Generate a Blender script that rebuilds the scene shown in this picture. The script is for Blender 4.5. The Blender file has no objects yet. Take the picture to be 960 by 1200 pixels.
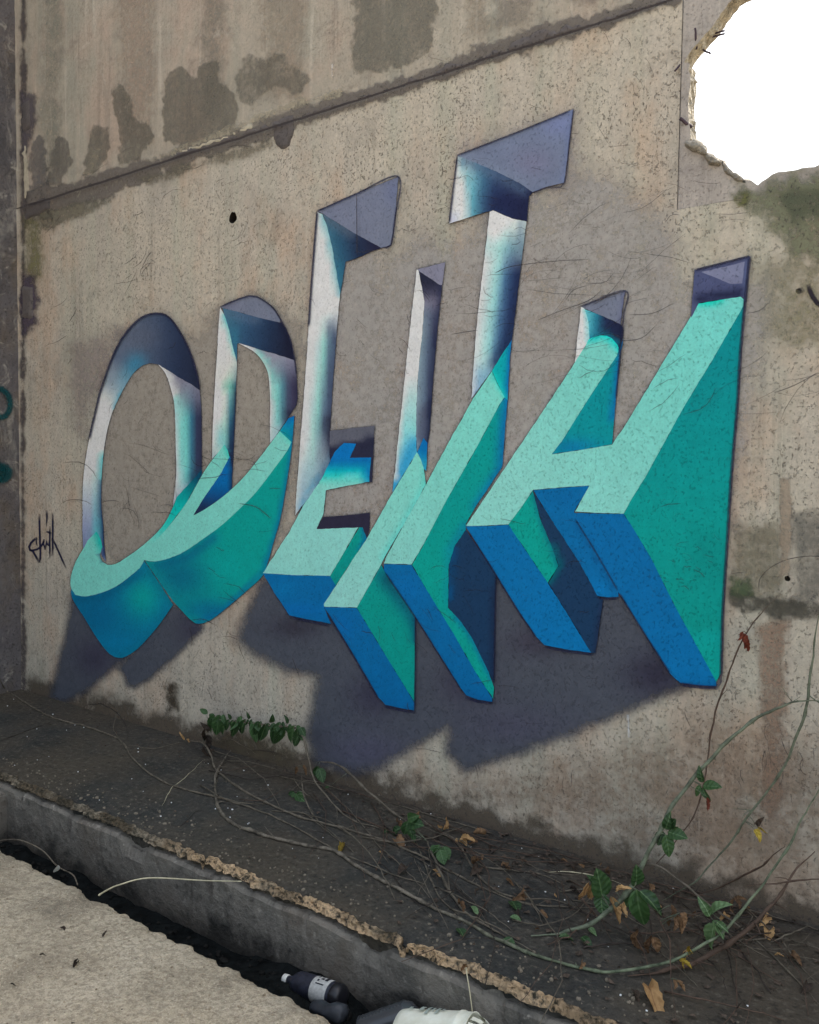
import bpy, bmesh, math, random
import numpy as np
from mathutils import Vector, Matrix, noise
from mathutils.geometry import delaunay_2d_cdt

random.seed(7); np.random.seed(7)
scene = bpy.context.scene
COL = scene.collection

# ------------------------------------------------------------------ camera
EYE = 1.55                       # eye height above the ledge
FPX, CX, CY = 960.0, 480.0, 600.0   # focal length in photo pixels (960 x 1200 photo)
_u = Vector((.0127, 1, .049)).normalized()
_l = Vector((-1374, 64, -960)).normalized(); _l = (_l - _u * _l.dot(_u)).normalized()
_X = -_l; _Z = _u; _Y = _Z.cross(_X)
RCAM = Matrix((_X, _Y, _Z))      # camera vector -> world vector
CAMPOS = Vector((0, 0, EYE))
cam_d = bpy.data.cameras.new('camera'); cam = bpy.data.objects.new('camera', cam_d); COL.objects.link(cam)
cam.matrix_world = Matrix.Translation(CAMPOS) @ RCAM.to_4x4()
cam_d.sensor_fit = 'HORIZONTAL'; cam_d.sensor_width = 36.0; cam_d.lens = 36.0 * FPX / 960.0
cam_d.clip_start = .02; cam_d.clip_end = 2000
scene.camera = cam

# ------------------------------------------------------------------ world, sun, exposure
SUN_EL, SUN_AZ = 52.0, 25.0      # azimuth from +Y clockwise: behind the wall, so the wall is in open shade
w = bpy.data.worlds.new('World'); scene.world = w; w.use_nodes = True
nt = w.node_tree; nt.nodes.clear()
sky = nt.nodes.new('ShaderNodeTexSky'); sky.sky_type = 'NISHITA'; sky.sun_disc = False
sky.sun_elevation = math.radians(SUN_EL); sky.sun_rotation = math.radians(SUN_AZ)
sky.air_density = 1.6; sky.dust_density = 6.0; sky.ozone_density = .6
hsv = nt.nodes.new('ShaderNodeHueSaturation'); hsv.inputs['Saturation'].default_value = .62
bg = nt.nodes.new('ShaderNodeBackground'); bg.inputs['Strength'].default_value = .10
wo = nt.nodes.new('ShaderNodeOutputWorld')
nt.links.new(sky.outputs[0], hsv.inputs['Color']); nt.links.new(hsv.outputs[0], bg.inputs['Color']); nt.links.new(bg.outputs[0], wo.inputs['Surface'])
sd = bpy.data.lights.new('sun', 'SUN'); sd.energy = 1.2; sd.angle = math.radians(12); sd.color = (1, .95, .87)
so = bpy.data.objects.new('sun', sd); COL.objects.link(so)
_e, _a = math.radians(SUN_EL), math.radians(SUN_AZ)
so.rotation_euler = Vector((math.sin(_a) * math.cos(_e), math.cos(_a) * math.cos(_e), math.sin(_e))).to_track_quat('Z', 'Y').to_euler()
scene.cycles.max_bounces = 4; scene.cycles.diffuse_bounces = 3; scene.cycles.glossy_bounces = 2; scene.cycles.transmission_bounces = 4; scene.cycles.transparent_max_bounces = 12
vs = scene.view_settings; vs.view_transform = 'Standard'; vs.look = 'None'; vs.exposure = 1.92; vs.gamma = 1.0; vs.use_curve_mapping = False

# ------------------------------------------------------------------ pixel helpers (a pixel gives a direction, a surface gives the distance)
def ray(px, py):
    return RCAM @ Vector(((px - CX) / FPX, -(py - CY) / FPX, -1.0))
def on_z(px, py, z=0.0):
    v = ray(px, py); return CAMPOS + v * ((z - EYE) / v.z)
def on_y(px, py, y):
    v = ray(px, py); return CAMPOS + v * (y / v.y)
def on_x(px, py, x):
    v = ray(px, py); return CAMPOS + v * (x / v.x)
D = on_z(480, 943).y             # the wall plane, from the foot of the wall
XC = on_y(26, 812, D).x          # the corner with the left wall
YE = on_z(480, 1105).y           # front edge of the ledge
YS = on_z(300, 1145).y           # edge of the walking slab
def P(px, py, off=0.0): return on_y(px, py, D - off)
def proj(p):
    c = RCAM.transposed() @ (Vector(p) - CAMPOS)
    return (CX + FPX * c.x / -c.z, CY - FPX * c.y / -c.z)
ZJ = P(400, 251 - .319 * 400).z  # height of the horizontal wall joint
TD = -.30                        # trench floor
print('D', D, 'XC', XC, 'YE', YE, 'YS', YS, 'ZJ', ZJ)

# ------------------------------------------------------------------ object helpers
def link(o, parent=None):
    COL.objects.link(o)
    if parent: o.parent = parent
    return o
def mesh_obj(name, verts, faces, mat, parent=None, smooth=False):
    me = bpy.data.meshes.new(name); me.from_pydata([tuple(v) for v in verts], [], [tuple(int(i) for i in f) for f in faces]); me.update()
    if smooth: me.polygons.foreach_set('use_smooth', [True] * len(me.polygons))
    if mat: me.materials.append(mat)
    return link(bpy.data.objects.new(name, me), parent)
def bm_obj(name, bm, mat, parent=None, smooth=False):
    me = bpy.data.meshes.new(name); bm.normal_update(); bm.to_mesh(me); bm.free()
    if smooth: me.polygons.foreach_set('use_smooth', [True] * len(me.polygons))
    if mat: me.materials.append(mat)
    return link(bpy.data.objects.new(name, me), parent)
def tag(o, label=None, cat=None, group=None, kind=None):
    if label: o['label'] = label
    if cat: o['category'] = cat
    if group: o['group'] = group
    if kind: o['kind'] = kind
    return o
def empty(name, label, cat, group=None):
    o = bpy.data.objects.new(name, None); o.empty_display_size = .1; COL.objects.link(o)
    return tag(o, label, cat, group)
def fbm(x, y, z=0.0, o=4): return noise.fractal(Vector((x, y, z)), 1.0, 2.0, o)

def s2l(c):
    c = np.asarray(c, float) / 255.0
    return np.where(c <= .04045, c / 12.92, ((c + .055) / 1.055) ** 2.4)
KP = 1.0 / .66                   # paint: photo value -> albedo
def alb(c, k=None):
    return np.clip(s2l(c) * (k or KP), 0.004, .86)
def alb4(c, k=None): return tuple(alb(c, k)) + (1.0,)

# ------------------------------------------------------------------ materials
class NB:
    def __init__(s, nt): s.nt = nt
    def n(s, t, **kw):
        nd = s.nt.nodes.new(t)
        for k, v in kw.items(): setattr(nd, k, v)
        return nd
    def put(s, sock, v):
        if hasattr(v, 'links') or isinstance(v, bpy.types.NodeSocket): s.nt.links.new(v, sock)
        else: sock.default_value = v
    def math(s, op, a, b=0.0, clamp=False):
        m = s.n('ShaderNodeMath', operation=op, use_clamp=clamp); s.put(m.inputs[0], a); s.put(m.inputs[1], b); return m.outputs[0]
    def vscale(s, v, sc, add=(0, 0, 0)):
        m = s.n('ShaderNodeVectorMath', operation='MULTIPLY_ADD'); s.put(m.inputs[0], v); m.inputs[1].default_value = sc; m.inputs[2].default_value = add; return m.outputs[0]
    def noise(s, v, sc, det=4.0, rough=.55, dist=0.0):
        m = s.n('ShaderNodeTexNoise'); s.put(m.inputs['Vector'], v); m.inputs['Scale'].default_value = sc
        m.inputs['Detail'].default_value = det; m.inputs['Roughness'].default_value = rough; m.inputs['Distortion'].default_value = dist
        return m.outputs['Fac']
    def vor(s, v, sc, feature='F1', rnd=1.0):
        m = s.n('ShaderNodeTexVoronoi', feature=feature); s.put(m.inputs['Vector'], v); m.inputs['Scale'].default_value = sc
        m.inputs['Randomness'].default_value = rnd; return m.outputs['Distance']
    def step(s, v, a, b, lo=0.0, hi=1.0):
        m = s.n('ShaderNodeMapRange', interpolation_type='SMOOTHSTEP'); s.put(m.inputs[0], v)
        m.inputs[1].default_value = a; m.inputs[2].default_value = b; m.inputs[3].default_value = lo; m.inputs[4].default_value = hi
        return m.outputs[0]
    def mix(s, f, a, b, mode='MIX'):
        m = s.n('ShaderNodeMix', data_type='RGBA', blend_type=mode); s.put(m.inputs[0], f)
        s.put(m.inputs[6], a); s.put(m.inputs[7], b); return m.outputs[2]
    def ramp(s, f, stops):
        m = s.n('ShaderNodeValToRGB'); cr = m.color_ramp
        while len(cr.elements) < len(stops): cr.elements.new(.5)
        for e, (p, c) in zip(cr.elements, stops): e.position = p; e.color = c
        s.put(m.inputs[0], f); return m.outputs[0]
def new_mat(name):
    m = bpy.data.materials.new(name); m.use_nodes = True; nt = m.node_tree; nt.nodes.clear()
    b = NB(nt); out = b.n('ShaderNodeOutputMaterial'); p = b.n('ShaderNodeBsdfPrincipled')
    nt.links.new(p.outputs[0], out.inputs[0])
    p.inputs['Roughness'].default_value = .85; p.inputs['Specular IOR Level'].default_value = .25
    return m, b, p, out
def pos(b): return b.n('ShaderNodeNewGeometry').outputs['Position']
def bump(b, p, h, dist=.004, strength=1.0):
    m = b.n('ShaderNodeBump'); b.put(m.inputs['Height'], h); m.inputs['Distance'].default_value = dist; m.inputs['Strength'].default_value = strength
    b.nt.links.new(m.outputs[0], p.inputs['Normal'])

def wear_group():
    g = bpy.data.node_groups.new('wear', 'ShaderNodeTree')
    for nm in ('Tone', 'Pits', 'Height', 'Blotch'):
        g.interface.new_socket(nm, in_out='OUTPUT', socket_type='NodeSocketFloat')
    b = NB(g); out = b.n('NodeGroupOutput'); p = pos(b)
    grain = b.noise(p, 120, 3, .6); mid = b.noise(p, 14, 5, .6); blotch = b.noise(p, 1.6, 6, .6, .4)
    stre = b.noise(b.vscale(p, (7, 1, .35)), 3.0, 4, .6)
    gate = b.step(b.noise(p, 2.9, 3, .6), .44, .66, 0, 1)
    gate2 = b.step(b.noise(b.vscale(p, (1, 1, 1), (5, 0, 9)), 3.7, 3, .6), .44, .68, 0, 1)
    ph = b.step(b.noise(b.vscale(p, (.9, 1, 2.0)), 66, 3, .65), .60, .68)      # short horizontal gouges
    pv = b.step(b.noise(b.vscale(p, (2.6, 1, .8), (3, 0, 1)), 52, 3, .6), .615, .69)   # short vertical drips of pock marks
    fs = b.step(b.noise(b.vscale(p, (1, 1, .8), (1, 2, 3)), 92, 3, .7), .57, .68, 0, .85)     # fine air holes
    pits = b.math('MAXIMUM', b.math('MULTIPLY', ph, gate), b.math('MULTIPLY', pv, gate2))
    pits = b.math('MAXIMUM', pits, b.math('MULTIPLY', fs, b.math('ADD', .30, b.math('MULTIPLY', gate2, .70))))
    m2 = b.noise(b.vscale(p, (1, 1, .8), (6, 1, 2)), 48, 4, .75)
    tone = b.math('ADD', .17, b.math('ADD', b.math('MULTIPLY', m2, .62), b.math('ADD', b.math('MULTIPLY', grain, .46), b.math('ADD', b.math('MULTIPLY', mid, .34), b.math('MULTIPLY', stre, .24)))))
    h = b.math('SUBTRACT', b.math('MULTIPLY', mid, .7), b.math('MULTIPLY', fs, .8))
    for nm, v in (('Tone', tone), ('Pits', pits), ('Height', h), ('Blotch', blotch)): b.nt.links.new(v, out.inputs[nm])
    return g
WEAR = wear_group()
def wear(b):
    n = b.n('ShaderNodeGroup'); n.node_tree = WEAR; return n.outputs['Tone'], n.outputs['Pits'], n.outputs['Height'], n.outputs['Blotch']

def concrete_mat(name, ramp, pit_col, pit_amt=.75, warm=None, bdist=.004, streak=None, runs=.0):
    m, b, p, out = new_mat(name)
    tone, pits, h, bl = wear(b); ps = pos(b)
    c = b.ramp(bl, ramp)
    if streak:
        st = b.step(b.noise(b.vscale(ps, (3.2, 1, .12), (2, 0, 0)), 2.0, 4, .6), .45, .72)
        c = b.mix(b.math('MULTIPLY', st, .6), c, streak)
    if warm:
        wm = b.step(b.noise(b.vscale(ps, (1, 1, .6), (7, 0, 3)), 2.4, 5, .65), .46, .66)
        c = b.mix(b.math('MULTIPLY', wm, .7), c, warm)
    if runs:                                     # rain runs and form-board marks
        rn = b.noise(b.vscale(ps, (7, 1, .30), (1, 0, 6)), 2.2, 5, .7, .7); g3 = b.step(b.noise(b.vscale(ps, (1, 1, .7), (3, 0, 8)), 1.7, 3, .6), .40, .62)
        c = b.mix(b.math('MULTIPLY', b.math('MULTIPLY', b.step(rn, .50, .66), g3), runs), c, pit_col)
        c = b.mix(b.math('MULTIPLY', b.step(rn, .44, .33), runs * .9), c, alb4((188, 182, 170)))
        bt = b.noise(b.vscale(ps, (1, 1, 1), (4, 4, 4)), 5.5, 6, .7, .8)
        c = b.mix(b.step(bt, .54, .70, 0, runs * 1.1), c, pit_col); c = b.mix(b.step(bt, .44, .30, 0, runs * 1.2), c, alb4((184, 178, 166)))
    t = b.n('ShaderNodeCombineXYZ')
    for i in range(3): b.put(t.inputs[i], tone)
    c = b.mix(1.0, c, t.outputs[0], 'MULTIPLY')
    c = b.mix(b.math('MULTIPLY', pits, pit_amt), c, pit_col)
    b.put(p.inputs['Base Color'], c); bump(b, p, h, bdist)
    return m
M = {}
M['wall'] = concrete_mat('wall_concrete', [(.25, alb4((136, 129, 120))), (.45, alb4((160, 152, 140))), (.6, alb4((166, 157, 143))), (.8, alb4((146, 138, 129)))],
                         alb4((70, 63, 56)), .85, warm=alb4((164, 143, 124)), streak=alb4((154, 153, 138)), runs=.24)
M['wall_upper'] = concrete_mat('upper_concrete', [(.25, alb4((134, 128, 118))), (.5, alb4((152, 143, 130))), (.75, alb4((142, 136, 124)))],
                         alb4((84, 78, 72)), .35, warm=alb4((158, 140, 126)), streak=alb4((134, 133, 122)), bdist=.0025, runs=.30)
M['wall_patch'] = concrete_mat('patch_concrete', [(.3, alb4((138, 131, 126))), (.7, alb4((154, 147, 140)))], alb4((80, 76, 74)), .5, bdist=.0025, runs=.25)
M['wall_side'] = concrete_mat('side_concrete', [(.3, alb4((66, 64, 66))), (.5, alb4((92, 88, 88))), (.75, alb4((78, 74, 76)))], alb4((48, 45, 46)), .7, warm=alb4((92, 82, 70)), bdist=.006, runs=.4)
M['mortar'] = concrete_mat('mortar', [(.3, alb4((70, 66, 66))), (.7, alb4((94, 88, 86)))], alb4((48, 45, 44)), .6, bdist=.008)
M['mortar_pale'] = concrete_mat('mortar_pale', [(.3, alb4((150, 142, 126))), (.7, alb4((172, 164, 146)))], alb4((110, 100, 90)), .4, bdist=.006)

def broken_mat(name, c0, c1, c2, sc=60, bd=.012):
    m, b, p, out = new_mat(name); ps = pos(b)
    n1 = b.noise(ps, sc, 6, .65); n2 = b.noise(ps, 9, 5, .6); v = b.vor(ps, sc * 1.3)
    c = b.ramp(b.math('ADD', b.math('MULTIPLY', n1, .6), b.math('MULTIPLY', n2, .4)), [(.3, c0), (.5, c1), (.68, c2)])
    b.put(p.inputs['Base Color'], c); bump(b, p, b.math('ADD', n1, b.math('MULTIPLY', v, .7)), bd)
    return m
M['broken'] = broken_mat('broken_concrete', alb4((96, 92, 84)), alb4((140, 135, 124)), alb4((176, 170, 156)))
M['broken_grey'] = broken_mat('broken_grey', alb4((92, 88, 80)), alb4((128, 122, 112)), alb4((150, 144, 132)))
def edge_mat():
    m, b, p, out = new_mat('worn_edge'); ps = pos(b)
    n1 = b.noise(ps, 48, 6, .7); n2 = b.noise(ps, 5, 5, .65); n3 = b.noise(b.vscale(ps, (1, 1, 1), (4, 0, 0)), 1.3, 3, .55); v = b.vor(ps, 60)
    c = b.ramp(n1, [(.3, alb4((52, 48, 40))), (.5, alb4((98, 92, 80))), (.68, alb4((146, 136, 120)))])
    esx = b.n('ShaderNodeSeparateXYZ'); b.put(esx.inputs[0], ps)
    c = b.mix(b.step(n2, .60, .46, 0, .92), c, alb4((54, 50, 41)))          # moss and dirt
    c = b.mix(b.math('MULTIPLY', b.math('MULTIPLY', b.step(n3, .38, .50), b.step(esx.outputs[0], on_z(170, 974).x, on_z(270, 1016).x, .12, 1.0)), b.step(n1, .36, .56, 0, .85)), c, alb4((200, 168, 132)))   # sandy break, with caught sunlight painted into its colour
    b.put(p.inputs['Base Color'], c); bump(b, p, b.math('ADD', n1, b.math('MULTIPLY', v, .7)), .022)
    return m
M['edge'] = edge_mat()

def dirt_mat():
    m, b, p, out = new_mat('dirty_ledge'); ps = pos(b)
    n1 = b.noise(ps, 40, 6, .65); n2 = b.noise(ps, 3, 6, .6, .5); n3 = b.noise(b.vscale(ps, (1, 1, 1), (9, 4, 0)), 1.1, 4, .55)
    c = b.ramp(n2, [(.3, alb4((36, 38, 38))), (.5, alb4((52, 51, 48))), (.72, alb4((68, 63, 56)))])
    c = b.mix(b.step(n3, .38, .62, 0, .7), c, alb4((70, 62, 51)))
    c = b.mix(b.step(n1, .52, .70, 0, .6), c, alb4((96, 90, 80)))
    c = b.mix(b.step(n1, .46, .34, 0, .6), c, alb4((26, 25, 25)))
    b.put(p.inputs['Base Color'], c); p.inputs['Roughness'].default_value = .8
    bump(b, p, b.math('ADD', n1, b.math('MULTIPLY', n2, .5)), .012)
    return m
M['dirt'] = dirt_mat()
def face_mat():
    m, b, p, out = new_mat('trench_face'); ps = pos(b)
    n1 = b.noise(ps, 30, 6, .65); n2 = b.noise(ps, 3.5, 6, .65, .4); st = b.noise(b.vscale(ps, (5, 1, 1.1)), 3, 6, .7, .6)
    c = b.ramp(n2, [(.3, alb4((70, 68, 64))), (.5, alb4((106, 101, 93))), (.7, alb4((90, 82, 73)))])
    c = b.mix(b.step(st, .52, .74, 0, .65), c, alb4((58, 53, 50)))
    c = b.mix(b.step(n1, .55, .70, 0, .6), c, alb4((44, 41, 40)))
    c = b.mix(b.step(n1, .42, .30, 0, .5), c, alb4((150, 144, 134)))
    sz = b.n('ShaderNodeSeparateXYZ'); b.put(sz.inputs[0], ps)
    low_band = b.math('ADD', sz.outputs[2], b.math('MULTIPLY', b.math('SUBTRACT', n2, .5), .5))  # face gets darker towards the bottom, with an uneven upper limit
    c = b.mix(b.step(low_band, -.18, -.30, 0, .8), c, alb4((36, 35, 33)))
    b.put(p.inputs['Base Color'], c); bump(b, p, b.math('ADD', n1, n2), .012)
    return m
M['face'] = face_mat()
def slab_mat():
    m, b, p, out = new_mat('slab_concrete'); ps = pos(b)
    n1 = b.noise(ps, 55, 6, .65); n2 = b.noise(ps, 4, 6, .6, .3); n3 = b.noise(ps, 170, 3, .6); sp = b.vor(ps, 26)
    c = b.ramp(n2, [(.3, alb4((124, 114, 98))), (.5, alb4((160, 148, 128))), (.72, alb4((174, 162, 142)))])
    c = b.mix(b.step(n1, .56, .40, 0, .5), c, alb4((110, 99, 84)))
    c = b.mix(b.step(b.noise(b.vscale(ps, (1, 1, 1), (3, 1, 0)), 2.2, 5, .65, .6), .52, .70, 0, .6), c, alb4((92, 85, 74)))
    c = b.mix(b.step(n3, .56, .70, 0, .6), c, alb4((192, 181, 160)))
    c = b.mix(b.step(n3, .44, .32, 0, .55), c, alb4((96, 86, 72)))
    c = b.mix(b.math('MULTIPLY', b.step(sp, .10, .05), b.step(n1, .5, .6)), c, alb4((60, 54, 47)))
    b.put(p.inputs['Base Color'], c); p.inputs['Roughness'].default_value = .92
    bump(b, p, b.math('ADD', n1, b.math('MULTIPLY', n3, .4)), .014)
    return m
M['slab'] = slab_mat()
def simple(name, col, rough=.8, var=.25, sc=20, spec=.25, bd=0.0, k=None):
    m, b, p, out = new_mat(name); n = b.noise(pos(b), sc, 4, .6)
    a = np.array(alb4(col, k)); lo = tuple(np.clip(a[:3] * (1 - var), 0, 1)) + (1,); hi = tuple(np.clip(a[:3] * (1 + var), 0, .9)) + (1,)
    b.put(p.inputs['Base Color'], b.ramp(n, [(.32, lo), (.68, hi)]))
    p.inputs['Roughness'].default_value = rough; p.inputs['Specular IOR Level'].default_value = spec
    if bd: bump(b, p, n, bd)
    return m
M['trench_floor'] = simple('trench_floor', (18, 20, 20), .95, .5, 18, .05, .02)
M['ground'] = simple('ground', (120, 110, 92), .95, .3, 3)
M['rust'] = simple('rebar_steel', (62, 52, 60), .7, .3, 60)
M['hole'] = simple('dark_pit', (34, 30, 27), .95, .3, 40)

def paint_mat(name, alpha=False, breakup=0.0, gloss=.7, pitmul=.22, hard=False):
    m, b, p, out = new_mat(name)
    at = b.n('ShaderNodeVertexColor', layer_name='Col'); ps = pos(b)
    if alpha:
        n0 = b.noise(b.vscale(ps, (1, 1, .8), (1, 2, 3)), 84, 3, .7); n1 = b.noise(ps, 30, 5, .75)
        tn = b.math('ADD', .38, b.math('ADD', b.math('MULTIPLY', n1, .84), b.math('MULTIPLY', n0, .4)))
        pits = b.step(n0, .555, .67, 0, .95); h = b.math('SUBTRACT', n1, b.math('MULTIPLY', pits, .8))
    else:
        tone, pits, h, bl = wear(b); tn = b.math('ADD', .38, b.math('MULTIPLY', tone, .62))
    t = b.n('ShaderNodeCombineXYZ')
    for i in range(3): b.put(t.inputs[i], tn)
    c = b.mix(1.0, at.outputs['Color'], t.outputs[0], 'MULTIPLY')
    c = b.mix(b.math('MULTIPLY', pits, pitmul), c, alb4((50, 46, 46)))
    b.put(p.inputs['Base Color'], c); p.inputs['Roughness'].default_value = gloss; p.inputs['Specular IOR Level'].default_value = .08
    if breakup == 0: bump(b, p, h, .003)
    if alpha:
        a = at.outputs['Alpha']
        if breakup > 0:
            n2 = b.noise(ps, 7, 4, .65); n = b.math('ADD', b.math('MULTIPLY', n1, .6), b.math('MULTIPLY', n2, .4))
            if hard: a = b.math('MULTIPLY', b.step(b.math('ADD', a, b.math('MULTIPLY', b.math('SUBTRACT', n, .5), 1.3)), .16, .80, 0, .66), b.step(n, .28, .66, 1 - breakup, 1.0))
            else: a = b.math('MULTIPLY', a, b.step(b.math('ADD', n, b.math('MULTIPLY', b.math('SUBTRACT', a, .4), .35)), .36, .64, 1 - breakup - .2, 1.15))
        else:
            a = b.math('ADD', a, b.math('MULTIPLY', b.math('MULTIPLY', b.math('MULTIPLY', a, b.math('SUBTRACT', 1.0, a)), 2.6), b.math('SUBTRACT', n0, .5)), True)
        tr = b.n('ShaderNodeBsdfTransparent'); mx = b.n('ShaderNodeMixShader')
        b.put(mx.inputs[0], a); b.nt.links.new(tr.outputs[0], mx.inputs[1]); b.nt.links.new(p.outputs[0], mx.inputs[2]); b.nt.links.new(mx.outputs[0], out.inputs[0])
    return m
M['paint'] = paint_mat('spray_paint')
M['paint_soft'] = paint_mat('spray_paint_soft', True)
M['stain'] = paint_mat('wall_stain', True, .62, .85, .8)
M['fill'] = paint_mat('thin_fill_paint', True, .45, .8, .55)
M['stain_hard'] = paint_mat('wall_damp', True, .5, .85, .5, True)

# ------------------------------------------------------------------ 2-D painting tools (photo pixels on the wall plane)
def sm(pts, step=4.0):
    """Catmull-Rom through an open run of points."""
    p = [np.array(q, float) for q in pts]; p = [2 * p[0] - p[1]] + p + [2 * p[-1] - p[-2]]; out = []
    for i in range(1, len(p) - 2):
        n = max(1, int(np.linalg.norm(p[i + 1] - p[i]) / step))
        for k in range(n):
            t = k / n; a, b, c, d = p[i - 1], p[i], p[i + 1], p[i + 2]
            out.append(tuple(.5 * ((2 * b) + (c - a) * t + (2 * a - 5 * b + 4 * c - d) * t * t + (-a + 3 * b - 3 * c + d) * t ** 3)))
    out.append(tuple(p[-2])); return out
def resample(poly, step, jit=0.0):
    out = []; n = len(poly)
    for i in range(n):
        a = np.array(poly[i], float); b = np.array(poly[(i + 1) % n], float); L = np.linalg.norm(b - a)
        if L < step * .01: continue
        k = max(1, int(round(L / step))); nr = np.array((-(b - a)[1], (b - a)[0])) / L
        for j in range(k):
            q = a + (b - a) * j / k
            if jit and j > 0: q = q + nr * jit * (noise.noise(Vector((q[0] * .11, q[1] * .11, 3))) + .6 * noise.noise(Vector((q[0] * .45, q[1] * .45, 7))))
            out.append((float(q[0]), float(q[1])))
    return out
def inside(pts, poly):
    x, y = pts[:, 0], pts[:, 1]; c = np.zeros(len(pts), bool); n = len(poly); j = n - 1
    for i in range(n):
        xi, yi = poly[i]; xj, yj = poly[j]
        if yi != yj:
            c ^= ((yi > y) != (yj > y)) & (x < (xj - xi) * (y - yi) / (yj - yi) + xi)
        j = i
    return c
def seg_dist(pts, a, b):
    a = np.array(a, float); b = np.array(b, float); ab = b - a; L2 = max(1e-9, ab @ ab)
    t = np.clip(((pts - a) @ ab) / L2, 0, 1); return np.linalg.norm(pts - (a + t[:, None] * ab), axis=1)
def poly_dist(pts, line, closed=False):
    d = np.full(len(pts), 1e9); n = len(line)
    for i in range(n if closed else n - 1): d = np.minimum(d, seg_dist(pts, line[i], line[(i + 1) % n]))
    return d
def sdist(pts, poly):
    d = poly_dist(pts, poly, True); return np.where(inside(pts, poly), d, -d)
def shade(pts, base, layers):
    c = np.tile(np.array(base, float), (len(pts), 1))
    for L in layers:
        if L[0] == 'lin':
            a, b = np.array(L[1], float), np.array(L[2], float); ab = b - a
            t = np.clip(((pts - a) @ ab) / (ab @ ab), 0, 1); st = L[3]; ts = [s[0] for s in st]
            col = np.stack([np.interp(t, ts, [s[1][k] for s in st]) for k in range(3)], 1); al = np.interp(t, ts, [s[2] if len(s) > 2 else 1.0 for s in st])
        elif L[0] == 'blob':
            _, ctr, r, colr, a0 = L[:5]; rr = np.array(r if hasattr(r, '__len__') else (r, r), float)
            d = np.linalg.norm((pts - np.array(ctr, float)) / rr, axis=1); al = a0 * np.exp(-d * d * 1.4); col = np.tile(np.array(colr, float), (len(pts), 1))
        else:
            _, ln, wd, colr, a0 = L[:5]; d = poly_dist(pts, ln) / wd
            al = a0 * np.exp(-d * d * 1.4); col = np.tile(np.array(colr, float), (len(pts), 1))
        c = c * (1 - al[:, None]) + col * al[:, None]
    return c
def set_col(me, rgb, alpha=None):
    ca = me.color_attributes.new('Col', 'FLOAT_COLOR', 'POINT')
    a = np.ones((len(rgb), 4)); a[:, :3] = alb(rgb)
    if alpha is not None: a[:, 3] = alpha
    ca.data.foreach_set('color', a.astype(np.float32).ravel())
OFF = [.0046]
ALLPOLY = []
def cdt(poly, step, holes=()):
    """triangles filling poly (with inner points every step) minus holes"""
    arr = np.array(poly); x0, y0 = arr.min(0); x1, y1 = arr.max(0)
    gx, gy = np.meshgrid(np.arange(x0 + step / 2, x1, step), np.arange(y0 + step / 2, y1, step)); g = np.stack([gx.ravel(), gy.ravel()], 1)
    if len(g):
        keep = inside(g, poly) & (poly_dist(g, poly, True) > step * .4)
        for h in holes: keep &= ~inside(g, h) & (poly_dist(g, h, True) > step * .3)
        g = g[keep]
    vs = [Vector(p) for p in poly]; ed = [(i, (i + 1) % len(poly)) for i in range(len(poly))]
    for h in holes:
        o = len(vs); vs += [Vector(p) for p in h]; ed += [(o + i, o + (i + 1) % len(h)) for i in range(len(h))]
    vs += [Vector(p) for p in g]
    v, e, f, *_ = delaunay_2d_cdt(vs, ed, [], 0, 1e-4)
    v = np.array([(q[0], q[1]) for q in v]); f = np.array([t for t in f if len(t) == 3])
    ctr = v[f].mean(1); k = inside(ctr, poly)
    for h in holes: k &= ~inside(ctr, h)
    return v, f[k]
def facet(parent, name, poly, base, layers=(), step=6.0, plane=P, label=None):
    poly = [tuple(map(float, q)) for q in poly]
    ALLPOLY.append(poly); rp = resample(poly, 3.0, .55)
    v, f = cdt(rp, step)
    OFF[0] += .00009; off = OFF[0]
    o = mesh_obj(name, [plane(x, y, off) for x, y in v], [t[::-1] for t in f], M['paint'], parent)
    set_col(o.data, shade(v, base, layers))
    if label: o['label'] = label
    return o
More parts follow.
